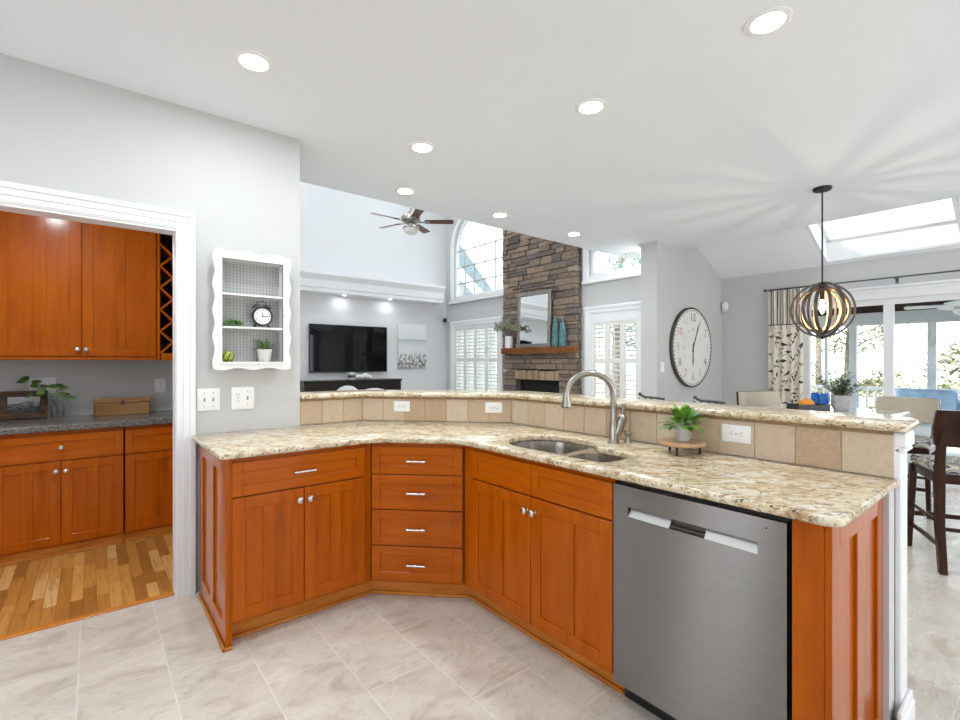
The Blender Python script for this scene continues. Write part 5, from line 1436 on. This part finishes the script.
def make_chair(label):
    t = thing('dining_chair', label, 'chair', group=None)
    bm = nb(); slab(bm, fillet([(-0.225, -0.19, 0.04), (0.225, -0.19, 0.04), (0.24, 0.23, 0.06), (-0.24, 0.23, 0.06)], 5), 0.615, 0.675, r=0.022); obj('seat_cushion', bm, M['seat_fabric'], t)
    bm = nb()
    for q in ((-0.215, 0.215, 0.195, 0.218), (-0.20, 0.20, -0.205, -0.18), (-0.222, -0.198, -0.20, 0.20), (0.198, 0.222, -0.20, 0.20)): box(bm, *q, 0.555, 0.615, bev=0.003)
    obj('seat_rail', bm, M['dark_wood'], t)
    for s in (-1, 1):
        bm = nb()
        hexa(bm, [(s*0.235-0.017, 0.225-0.02, 0), (s*0.235+0.017, 0.225-0.02, 0), (s*0.235+0.017, 0.225+0.015, 0), (s*0.235-0.017, 0.225+0.015, 0), (s*0.215-0.021, 0.18, 0.61), (s*0.215+0.021, 0.18, 0.61), (s*0.215+0.021, 0.222, 0.61), (s*0.215-0.021, 0.222, 0.61)], bev=0.004)
        obj('front_leg', bm, M['dark_wood'], t)
        bm = nb()
        secs = [(-0.285, 0.0, 0.020, 0.020), (-0.235, 0.30, 0.022, 0.024), (-0.205, 0.58, 0.022, 0.030), (-0.215, 0.72, 0.020, 0.026), (-0.262, 0.90, 0.017, 0.018)]
        prev = None
        for (y, z, hx, hy) in secs:
            cx_ = s*(0.205 if z > 0.3 else 0.215)
            ring = [bm.verts.new((cx_+a*hx, y+b*hy, z)) for a, b in ((-1, -1), (1, -1), (1, 1), (-1, 1))]
            if prev:
                for i in range(4): j = (i+1) % 4; bm.faces.new((prev[i], prev[j], ring[j], ring[i]))
            else: bm.faces.new(ring[::-1])
            prev = ring
        bm.faces.new(prev); bmesh.ops.recalc_face_normals(bm, faces=bm.faces[:])
        bmesh.ops.bevel(bm, geom=bm.edges[:], offset=0.003, segments=1, affect='EDGES')
        obj('rear_leg', bm, M['dark_wood'], t)
        bm = nb(); box(bm, s*0.222-0.009, s*0.222+0.009, -0.245, 0.215, 0.155, 0.185, bev=0.003); obj('side_stretcher', bm, M['dark_wood'], t)
        bm = nb(); box(bm, s*0.219-0.008, s*0.219+0.008, -0.225, 0.212, 0.30, 0.322, bev=0.003); obj('side_stretcher', bm, M['dark_wood'], t)
    bm = nb(); box(bm, -0.222, 0.222, 0.205, 0.228, 0.23, 0.262, bev=0.003); obj('foot_rail', bm, M['dark_wood'], t)
    bm = nb(); box(bm, -0.21, 0.21, -0.245, -0.225, 0.26, 0.285, bev=0.003); obj('rear_stretcher', bm, M['dark_wood'], t)
    # curved back panel: wood outside, cream cushion inside
    def panel(inn, out, z0, z1, hw):
        n = 14; bm = nb(); R_ = 0.62
        def pt(u, off, z):
            a = u*hw/R_; lean = (z-0.62)*0.17
            return (R_*math.sin(a)*(1), -0.215 - lean - 0.0 + R_*(1-math.cos(a))*0.75 + off, z)
        rows = []
        zs_ = [z0, z0+0.012, (z0+z1)/2, z1-0.012, z1]
        def grid(off):
            g = []
            for zi, z in enumerate(zs_):
                k_ = 0.965 if zi in (0, len(zs_)-1) else 1.0
                bul = 1.0 + 0.05*math.sin(PI*(z-z0)/(z1-z0))
                g.append([bm.verts.new(pt((2*i/n-1)*k_*bul, off, z)) for i in range(n+1)])
            return g
        A, B = grid(out), grid(inn)
        for g, fl in ((A, False), (B, True)):
            for r0, r1 in zip(g, g[1:]):
                for i in range(n):
                    q = (r0[i], r0[i+1], r1[i+1], r1[i]); bm.faces.new(q[::-1] if fl else q)
        m_ = len(zs_)
        for r in range(m_-1):
            bm.faces.new((A[r][0], A[r+1][0], B[r+1][0], B[r][0])); bm.faces.new((A[r][n], B[r][n], B[r+1][n], A[r+1][n]))
        for i in range(n):
            bm.faces.new((A[0][i], B[0][i], B[0][i+1], A[0][i+1])); bm.faces.new((A[-1][i], A[-1][i+1], B[-1][i+1], B[-1][i]))
        bmesh.ops.recalc_face_normals(bm, faces=bm.faces[:])
        return bm
    obj('back_panel', panel(-0.004, -0.026, 0.80, 1.035, 0.245), M['dark_wood'], t)
    obj('back_cushion', panel(0.026, -0.004, 0.803, 1.032, 0.240), M['cream_leather'], t)
    return t
ch0 = make_chair('dark wood dining chair seen from behind, pulled out near the end of the bar')
ch0.location = (4.508, 0.401, 0); ch0.rotation_euler = (0, 0, math.radians(-65))
dup(ch0, (5.74, 0.93, 0), math.radians(89), 'dining chair with cream back facing the camera on the far right side of the table').scale = (0.93, 0.93, 0.965)
dup(ch0, (5.16, 1.74, 0), math.radians(154), 'cream-backed dining chair on the left side of the table, in front of the curtain')

def make_stool(label):
    t = thing('bar_stool', label, 'stool')
    bm = nb(); lathe(bm, [(0, 0.70), (0.15, 0.70), (0.17, 0.715), (0.17, 0.74), (0.14, 0.765), (0, 0.77)], 28); obj('seat', bm, M['cream_leather'], t)
    for k in range(4):
        a = PI/4 + k*PI/2; bm = nb(); tube(bm, [(math.cos(a)*0.12, math.sin(a)*0.12, 0.70), (math.cos(a)*0.15, math.sin(a)*0.15, 0.35), (math.cos(a)*0.20, math.sin(a)*0.20, 0.0)], 0.010, 8); obj('leg', bm, M['iron'], t)
    bm = nb(); tube(bm, [(0.163*math.cos(2*PI*i/24), 0.163*math.sin(2*PI*i/24), 0.28) for i in range(24)], 0.008, 8, True); obj('foot_ring', bm, M['iron'], t)
    for s in (-1, 1):
        bm = nb(); tube(bm, [(s*0.11, -0.11, 0.70), (s*0.12, -0.17, 0.85), (s*0.09, -0.20, 1.085)], 0.008, 8); obj('back_post', bm, M['iron'], t)
    bm = nb(); tube(bm, [(0.082, -0.198, 1.108), (0.07, -0.204, 1.098), (0.04, -0.208, 1.090), (0.0, -0.21, 1.090), (-0.05, -0.208, 1.088), (-0.10, -0.20, 1.085)], 0.009, 8); ball(bm, (0.084, -0.198, 1.110), 0.013, 12, 8); obj('crest_rail', bm, M['iron'], t)
    for k in range(3):
        bm = nb(); x = -0.05+0.05*k; tube(bm, [(x, -0.15, 0.76), (x*1.2, -0.18, 0.85), (x, -0.208, 1.09)], 0.005, 6); obj('back_spindle', bm, M['iron'], t)
    return t
s0 = make_stool('pewter iron bar stool behind the bar, its crest rail showing below the wall clock')
s0.location = (2.83, 1.42, 0); s0.rotation_euler = (0, 0, math.radians(90))
dup(s0, (2.83, 1.82, 0), math.radians(90), 'pewter iron bar stool behind the bar, its crest rail showing below the grey corner block')

# curtain, rod
cu = thing('curtain', 'cream curtain printed with dark birds and leaves under a black striped top', 'curtain', (6.965, 2.27, 0))
Y0_, Y1_ = -0.20, 0.20
def cpt(s, z, off=0.0):
    """s 0..1 across; pleats deepen towards the top"""
    ph = 2*PI*4*s; amp = 0.022 + 0.008*math.sin(3*z)
    pinch = 1.0 - 0.05*math.exp(-((z-1.82)/0.15)**2)
    return (amp*math.sin(ph) - off, (Y0_ + (Y1_-Y0_)*(1-s))*pinch, z)
def cloth(z0, z1, ns=72, nz=14, motif=None):
    bm = nb(); g = [[bm.verts.new(cpt(i/ns, z0+(z1-z0)*k/nz)) for i in range(ns+1)] for k in range(nz+1)]
    for k, (a, b) in enumerate(zip(g, g[1:])):
        for i in range(ns):
            f = bm.faces.new((a[i], a[i+1], b[i+1], b[i]))
            if motif: f.material_index = motif((i+0.5)/ns, z0+(z1-z0)*(k+0.5)/nz)
    return bm
rl = random.Random(17); MOT = []
CW = 0.62     # cloth width along the folds
def add_motif(pts, mi):
    us = [p[0] for p in pts]; zs = [p[1] for p in pts]
    MOT.append((min(us), max(us), min(zs), max(zs), pts, mi))
def bird(x, z, sc, fl, rot):
    q = []
    for (a, b) in ((-1.0, 0.22), (-0.72, 0.46), (-0.35, 0.50), (0.0, 0.36), (0.45, 0.10), (1.2, -0.30), (1.5, -0.52), (1.35, -0.62), (0.75, -0.42), (0.25, -0.50), (-0.25, -0.42), (-0.60, -0.12), (-0.75, 0.10)):
        u, v = a*math.cos(rot)-b*math.sin(rot), a*math.sin(rot)+b*math.cos(rot)
        q.append((x + fl*u*sc, z + v*sc))
    return q
def sprig(x, z, L, ang, w):
    c, s = math.cos(ang), math.sin(ang)
    return [(x, z), (x+c*L*0.35-s*w, z+s*L*0.35+c*w), (x+c*L*0.7-s*w*0.8, z+s*L*0.7+c*w*0.8), (x+c*L, z+s*L), (x+c*L*0.6+s*w*0.7, z+s*L*0.6-c*w*0.7), (x+c*L*0.3+s*w*0.6, z+s*L*0.3-c*w*0.6)]
z = 0.2; row = 0
while z < 1.80:
    for k in range(4):
        x = (k + 0.5*(row % 2) + rl.uniform(-0.12, 0.12))*CW/4 + 0.05
        zz_ = z + rl.uniform(-0.03, 0.03)
        if (k + row) % 2 == 0: add_motif(bird(x, zz_, rl.uniform(0.044, 0.054), rl.choice((-1, 1)), rl.uniform(-0.3, 0.6)), 1 if rl.random() < 0.7 else 2)
        else:
            a0 = rl.uniform(0.3, 2.6)
            for t_ in range(4): add_motif(sprig(x+0.012*t_, zz_-0.04+0.028*t_, rl.uniform(0.05, 0.085), a0+(-1)**t_*0.7, 0.014), 1 if rl.random() < 0.5 else 2)
        add_motif(sprig(x-0.05, zz_+0.05, rl.uniform(0.10, 0.17), rl.uniform(0.2, 2.9), 0.0045), 1)
    z += 0.125; row += 1
def motif(u, z):
    x = u*CW
    for (a, b, c, d, pts, mi) in MOT:
        if a <= x <= b and c <= z <= d:
            ins = False; j = len(pts)-1
            for i in range(len(pts)):
                (xi, zi), (xj, zj) = pts[i], pts[j]
                if (zi > z) != (zj > z) and x < (xj-xi)*(z-zi)/(zj-zi)+xi: ins = not ins
                j = i
            if ins: return mi
    return 0
lo_c = obj('lower_panel', cloth(0.02, 1.82, 130, 330, motif), [M['curtain'], M['print_dark'], M['print_tan']], cu)
up_c = obj('striped_top', cloth(1.82, 2.27), M['stripes'], cu)
bm = nb(); tube(bm, [cpt(i/40, 1.82, 0.004) for i in range(41)], 0.006, 6); obj('dark_piping', bm, M['print_dark'], cu)
rd_ = thing('curtain_rod', 'thin dark curtain rod along the sliding door wall', 'curtain rod', (6.965, 0, 2.285))
bm = nb(); tube(bm, [(0, 2.50, 0), (0, -1.1, 0)], 0.009, 10); obj('rod', bm, M['iron'], rd_)
bm = nb(); ball(bm, (0, 2.51, 0), 0.018, 12, 8); obj('finial', bm, M['iron'], rd_)
for y in (2.44, 1.18, -0.4):
    bm = nb(); box(bm, 0.0, SX-6.965-0.001, y-0.008, y+0.008, -0.006, 0.006); box(bm, SX-6.965-0.008, SX-6.965-0.001, y-0.012, y+0.012, -0.055, 0.02); box(bm, -0.012, 0.012, y-0.006, y+0.006, -0.02, 0.0); obj('bracket', bm, M['iron'], rd_)
for k in range(7):
    bm = nb(); y = 2.085 + k*0.06; tube(bm, [(0.014*math.cos(2*PI*i/14), y, -0.004+0.014*math.sin(2*PI*i/14)) for i in range(14)], 0.003, 6, True); obj('curtain_ring', bm, M['iron'], rd_)

# wall clock
wc = thing('wall_clock', 'very large round pale clock with pastel numerals on the grey wall', 'clock', (6.118, 3.11, 1.525))
CR = 0.525
bm = nb(); lathe(bm, [(0, 0.0), (CR-0.01, 0.0), (CR, 0.004), (CR, 0.040), (CR-0.008, 0.046), (CR-0.022, 0.046), (CR-0.022, 0.040), (0, 0.040)], 72, RX); obj('rim', bm, M['iron'], wc)
M['dial'] = plain('aged_white_dial', (0.76, 0.75, 0.71), 0.6, var=0.05, vscale=4)
bm = nb(); lathe(bm, [(0, 0.0405), (CR-0.022, 0.0405), (CR-0.022, 0.0425), (0, 0.0425)], 72, RX); dl = obj('dial', bm, M['dial'], wc)
bm = nb()
for k in range(60):
    a = 2*PI*k/60; R_ = RX @ Matrix.Rotation(a, 4, 'Z')
    box(bm, CR-0.052, CR-0.034, -0.007, 0.007, 0.0425, 0.0438, M=R_)
obj('minute_marks', bm, M['dark_slot'], dl)
cols = {1: (0.55, 0.50, 0.44), 2: (0.28, 0.50, 0.46), 3: (0.56, 0.56, 0.50), 4: (0.18, 0.18, 0.18), 5: (0.24, 0.52, 0.46), 6: (0.70, 0.34, 0.26), 7: (0.62, 0.30, 0.22), 8: (0.22, 0.22, 0.22), 9: (0.66, 0.40, 0.36), 10: (0.62, 0.26, 0.24), 11: (0.60, 0.55, 0.32), 12: (0.12, 0.12, 0.12)}
for k in range(1, 13):
    a = PI/2 - 2*PI*k/12; bm = nb(); text_mesh(bm, str(k), 0.145, RX @ Matrix.Translation((0.39*math.cos(a), 0.39*math.sin(a), 0.0434)), 0.0004)
    obj('numeral', bm, plain('numeral_paint_%d' % k, cols[k], 0.7, var=0.25, vscale=60), dl)
rom = ['I', 'II', 'III', 'IV', 'V', 'VI', 'VII', 'VIII', 'IX', 'X', 'XI', 'XII']
bm = nb()
for k in (8, 9, 10, 11, 12, 1, 2):
    a = PI/2 - 2*PI*k/12; text_mesh(bm, rom[(k-1) % 12], 0.060, RX @ Matrix.Translation((0.235*math.cos(a), 0.235*math.sin(a), 0.0434)) @ Matrix.Rotation(a-PI/2, 4, 'Z'), 0.0003)
obj('roman_numerals', bm, plain('faded_ochre_paint', (0.55, 0.42, 0.28), 0.7), dl)
def hand(ang, L, w, tail=0.06):
    bm = nb(); R_ = RX @ Matrix.Rotation(-ang, 4, 'Z')
    prism(bm, [(-w*0.5, -tail), (w*0.5, -tail), (w, 0), (w*0.7, L*0.55), (w*1.4, L*0.72), (0, L), (-w*1.4, L*0.72), (-w*0.7, L*0.55), (-w, 0)], 0.047, 0.049, 'z', M=R_)
    ball(bm, RX @ Vector((0, 0, 0.049)), (0.016, 0.004, 0.016), 12, 8)
    return obj('clock_hand', bm, M['iron'], wc)
hand(math.radians(27), 0.37, 0.009); hand(math.radians(181), 0.24, 0.011)
t = plate('light_switch', 'white switch plate on the grey wall left of the big round clock', 'switch', (5.43, 3.1095, 1.27), 0, 0.085, 0.125)
bm = nb(); box(bm, -0.016, 0.016, -0.010, -0.005, -0.032, 0.032, bev=0.002); obj('rocker', bm, M['plate'], t)
ms = thing('motion_sensor', 'small white oval motion sensor high in the corner by the big clock', 'sensor', (SX-0.001, 3.055, 2.125))
bm = nb(); ball(bm, (-0.03, 0, 0), (0.045, 0.045, 0.075), 18, 12); obj('housing', bm, M['shower_plastic'], ms)
bm = nb(); ball(bm, (-0.062, -0.018, -0.012), (0.016, 0.022, 0.030), 12, 8); obj('lens', bm, M['white_ceramic'], ms)

# ================================================================== OUTSIDE
bm = nb(); box(bm, SX+0.12, 60, -40, 60, -0.75, -0.65); box(bm, -10, SX+0.12, TY+0.12, 60, -0.75, -0.65)
g = struct('ground', bm, (lambda t: (t.set(Base_Color=t.ramp(t.noise(t.obj(), 1.4, 5, 0.6), [(0.35, (0.30, 0.30, 0.20)), (0.65, (0.46, 0.41, 0.31))]), Roughness=0.95), t.m)[1])(NT('leaf_littered_lawn')))
bm = nb(); box(bm, SX+0.12, 10.2, -3.2, 3.6, -0.12, -0.03); struct('floor_porch', bm, M['porch_paint'])
bm = nb(); box(bm, SX+0.12, 10.3, -3.3, 3.7, 2.32, 2.42)
for y in (-2, -1, 0, 1, 2, 3): box(bm, SX+0.12, 10.1, y-0.04, y+0.04, 2.24, 2.32)
struct('ceiling_porch', bm, M['porch_wood'])
bm = nb(); box(bm, 9.95, 10.08, -3.2, 3.6, 1.94, 2.14); struct('trim_4', bm, M['porch_paint']); bm = nb(); box(bm, 9.97, 10.06, -3.2, 3.6, 2.14, 2.32); struct('trim_6', bm, M['porch_wood'])
for y, w in ((2.96, 0.05), (2.62, 0.02), (2.24, 0.05), (1.265, 0.05), (0.30, 0.05), (-0.8, 0.05), (-2.0, 0.05)):
    bm = nb(); box(bm, 9.97, 10.07, y-w, y+w, -0.03, 1.94); struct('porch_post', bm, M['porch_paint'])
rl_ = thing('porch_railing', 'white porch railing with thin balusters beyond the sliding door', 'railing', (10.02, 0, -0.03))
bm = nb(); box(bm, -0.04, 0.04, -3.2, 3.6, 0.90, 0.95, bev=0.005); box(bm, -0.03, 0.03, -3.2, 3.6, 0.10, 0.15); obj('rails', bm, M['porch_white'], rl_)
bm = nb()
for k in range(56): y = -3.1 + k*0.12; box(bm, -0.014, 0.014, y-0.014, y+0.014, 0.15, 0.90)
b_ = obj('balusters', bm, M['porch_white'], rl_)
ps = thing('porch_sofa', 'white porch sofa below the railing, seen through the sliding door', 'sofa', (9.45, 0.55, -0.03))
bm = nb(); box(bm, 0.18, 0.24, -1.1, 1.1, 0.25, 0.82, bev=0.01); box(bm, -0.5, 0.24, -1.1, 1.1, 0.25, 0.32, bev=0.01); obj('frame', bm, M['porch_white'], ps)
for s in (-1, 1):
    bm = nb(); box(bm, -0.5, 0.24, s*1.1-0.03, s*1.1+0.03, 0.55, 0.60, bev=0.01); obj('arm', bm, M['porch_white'], ps)
    for x in (-0.46, 0.2):
        bm = nb(); box(bm, x-0.03, x+0.03, s*1.1-0.03, s*1.1+0.03, 0, 0.55); obj('leg', bm, M['porch_white'], ps)
bm = nb(); box(bm, -0.48, 0.16, -1.04, 1.04, 0.32, 0.46, bev=0.04, seg=3); obj('seat_cushion', bm, M['porch_white'], ps)
for y, lab in ((0.72, 'left blue back cushion'), (0.0, 'middle blue back cushion'), (-0.7, 'right blue back cushion')):
    bm = nb(); box(bm, -0.02, 0.16, y-0.33, y+0.33, 0.47, 0.965, bev=0.06, seg=4); obj('back_cushion', bm, M['blue'], ps)
pf_ = thing('porch_fan', 'pale porch ceiling fan at the right edge, seen through the sliding door', 'ceiling fan', (8.6, 0.78, 2.06))
bm = nb(); tube(bm, [(0, 0, 0.05), (0, 0, 0.26)], 0.016, 8); lathe(bm, [(0, 0.08), (0.07, 0.07), (0.10, 0.03), (0.10, -0.02), (0.06, -0.05), (0, -0.06)], 20); obj('motor_housing', bm, M['porch_white'], pf_)
bm = nb(); lathe(bm, [(0.10, -0.03), (0.12, -0.05), (0.10, -0.10), (0.05, -0.13), (0, -0.14)], 20); obj('glass_bowl', bm, M['white_ceramic'], pf_)
for k in range(5):
    R = Matrix.Rotation(1.75+k*2*PI/5, 4, 'Z') @ Matrix.Rotation(math.radians(12), 4, 'X')
    bm = nb(); prism(bm, fillet([(0.12, -0.05, 0.02), (0.58, -0.07, 0.05), (0.58, 0.07, 0.05), (0.12, 0.05, 0.02)], 5), -0.004, 0.004, 'z', M=R); obj('blade', bm, M['porch_white'], pf_)

def tree(name, label, x, y, h, r, seed, leafm, nleaf=900, trunk_r=0.16, lsize=0.22, crown_lo=0.35, bark=None):
    t = thing(name, label, 'tree', (x, y, -0.65)); rl = random.Random(seed)
    bm = nb(); P = []; bx = rl.uniform(-.3, .3); by = rl.uniform(-.3, .3)
    for i in range(7): u = i/6; P.append((bx*u*u*1.5, by*u*u*1.5, h*0.92*u))
    tube(bm, P, [trunk_r*(1-0.8*i/6)+0.012 for i in range(7)], 9)
    cl = []
    for i in range(16):
        u = rl.uniform(crown_lo, 0.92); a = rl.uniform(0, 2*PI); L = r*rl.uniform(0.5, 1.0)*(1.15-u*0.6)
        b0 = Vector((bx*u*u*1.5, by*u*u*1.5, h*0.92*u)); e_ = b0 + Vector((math.cos(a)*L, math.sin(a)*L, L*rl.uniform(0.1, 0.6)))
        tube(bm, [b0, b0.lerp(e_, 0.5)+Vector((0, 0, 0.06*L)), e_], [trunk_r*0.24, trunk_r*0.13, 0.008], 6); cl.append((e_, b0))
    obj('trunk', bm, bark or M['bark'], t)
    bm = nb()
    for i in range(nleaf):
        e_, b0 = rl.choice(cl); q = b0.lerp(e_, rl.uniform(0.35, 1.1)) + Vector((rl.gauss(0, .28), rl.gauss(0, .28), rl.gauss(0, .24)))*r*0.42
        a = rl.uniform(0, 2*PI); leaf(bm, q, (math.cos(a), math.sin(a), rl.uniform(-0.6, 0.4)), (0, 0, 1), lsize*rl.uniform(0.6, 1.2), lsize*0.5, 0.2, 2, rl.random())
    obj('foliage', bm, leafm, t); return t
TREES = [
    ('slender tree with a brown trunk beyond the porch, left of the door mullion', 15.1, 6.5, 5.0, 1.4),
    ('leafy tree beyond the porch, right of the door mullion', 15.0, 3.5, 5.2, 1.4),
    ('pale-trunked tree beyond the porch near the right edge', 13.0, 0.75, 5.0, 1.2),
    ('bushy tree far behind the pendant lamp outside the door', 18.0, 9.4, 5.5, 1.8),
    ('distant tree outside between the porch posts, behind the table plant', 20.5, 5.6, 6.5, 2.2),
    ('distant tree beyond the porch at the far right', 20.5, 0.2, 6.5, 2.2)]
for i, (lab, x, y, h_, r_) in enumerate(TREES):
    tree('garden_tree', lab, x, y, h_, r_, 40+i, M['tree_leaf'], 2600, 0.11, 0.15, 0.10)
tree('pine_tree', 'blue-green tree seen through the upper window right of the chimney', 13.2, 9.2, 7.5, 2.2, 77, M['pine_leaf'], 1500, 0.18, 0.26, 0.3)
tree('pine_tree', 'tree outside the shuttered doors right of the chimney', 10.9, 6.4, 5.0, 1.1, 78, M['pine_leaf'], 700, 0.14, 0.2, 0.3)
for i, (x, y, lab) in enumerate(((11.6, 4.9, 'low shrub outside the porch, left of the door mullion'), (11.8, 2.6, 'low shrub outside the porch railing by the mullion'), (11.7, 0.3, 'low shrub outside the porch railing behind the sofa'))):
    t = thing('garden_shrub', lab, 'shrub', (x, y, -0.65)); rl = random.Random(90+i); bm = nb()
    for k in range(500):
        a = rl.uniform(0, 2*PI); q = Vector((rl.gauss(0, .22), max(-.8, min(.8, rl.gauss(0, .35))), abs(rl.gauss(0.55, .3))+0.02)); leaf(bm, q, (math.cos(a), math.sin(a), rl.uniform(-.2, .8)), (0, 0, 1), rl.uniform(.08, .16), 0.06, 0.2, 2, rl.random())
    obj('foliage', bm, M['tree_leaf'], t); bm = nb()
    for k in range(6): a = k*1.05; tube(bm, [(0, 0, 0), (math.cos(a)*0.15, math.sin(a)*0.2, 0.4), (math.cos(a)*0.3, math.sin(a)*0.4, 0.9)], [0.02, 0.015, 0.006], 5)
    obj('stems', bm, M['bark'], t)
# neighbouring house wing seen through the arched window
M['shingle'] = (lambda t: (t.set(Base_Color=t.ramp(t.noise(t.mapping((2, 2, 16)), 3, 4), [(0.35, (0.12, 0.175, 0.20)), (0.65, (0.20, 0.265, 0.29))]), Roughness=0.9), t.m)[1])(NT('blue_grey_shingles'))
hs = thing('neighbour_house', 'pale house wing with a blue-grey shingled roof seen through the arched window', 'house', (9.0, 11.0, -0.65))
def W(p): return (p[0]-9.0, p[1]-11.0, p[2]+0.65)
r1, r2 = (7.93, 11.59, 4.74), (9.32, 10.66, 2.97); r3, r4 = (9.91, 14.49, 6.73), (11.83, 12.98, 3.27)
def lower(p, d): return (p[0], p[1], p[2]-d)
bm = nb(); hexa(bm, [W(lower(r1, .12)), W(lower(r2, .12)), W(lower(r4, .12)), W(lower(r3, .12)), W(r1), W(r2), W(r4), W(r3)]); obj('roof', bm, M['shingle'], hs)
n_ = Vector((-0.55, -0.83, 0))*0.06
bm = nb(); a, b = Vector(r1)+n_, Vector(r2)+n_
hexa(bm, [W(lower(a, .34)), W(lower(b, .34)), W(lower(Vector(r2), .34)), W(lower(Vector(r1), .34)), W(a+Vector((0, 0, .03))), W(b+Vector((0, 0, .03))), W(Vector(r2)+Vector((0, 0, .03))), W(Vector(r1)+Vector((0, 0, .03)))]); obj('rake_board', bm, M['porch_white'], hs)
def gw(p, d, s): return (p[0]+0.55*d, p[1]+0.83*d, p[2]-s)
bm = nb(); hexa(bm, [W((*gw(r1, .1, 0)[:2], -0.65)), W((*gw(r2, .1, 0)[:2], -0.65)), W((*gw(r2, .3, 0)[:2], -0.65)), W((*gw(r1, .3, 0)[:2], -0.65)), W(gw(r1, .1, .3)), W(gw(r2, .1, .3)), W(gw(r2, .3, .3)), W(gw(r1, .3, .3))]); obj('gable_wall', bm, plain('pale_siding', (0.42, 0.46, 0.48), 0.8), hs)
bm = nb(); e_ = (Vector(r2)-Vector(r1)); e_.z = 0; e_.normalize(); c0 = Vector((8.55, 11.16, 0))
for (a, b, z0, z1, m_) in ((0.0, 0.42, 2.6, 3.35, 'blue'),):
    A = c0 + e_*a; B = c0 + e_*b; nn = Vector((-0.55, -0.83, 0))
    hexa(bm, [W((*(A+nn*0.02)[:2], z0)), W((*(B+nn*0.02)[:2], z0)), W((*(B-nn*0.1)[:2], z0)), W((*(A-nn*0.1)[:2], z0)), W((*(A+nn*0.02)[:2], z1)), W((*(B+nn*0.02)[:2], z1)), W((*(B-nn*0.1)[:2], z1)), W((*(A-nn*0.1)[:2], z1))])
obj('window', bm, plain('blue_window_glass', (0.16, 0.24, 0.32), 0.2), hs)
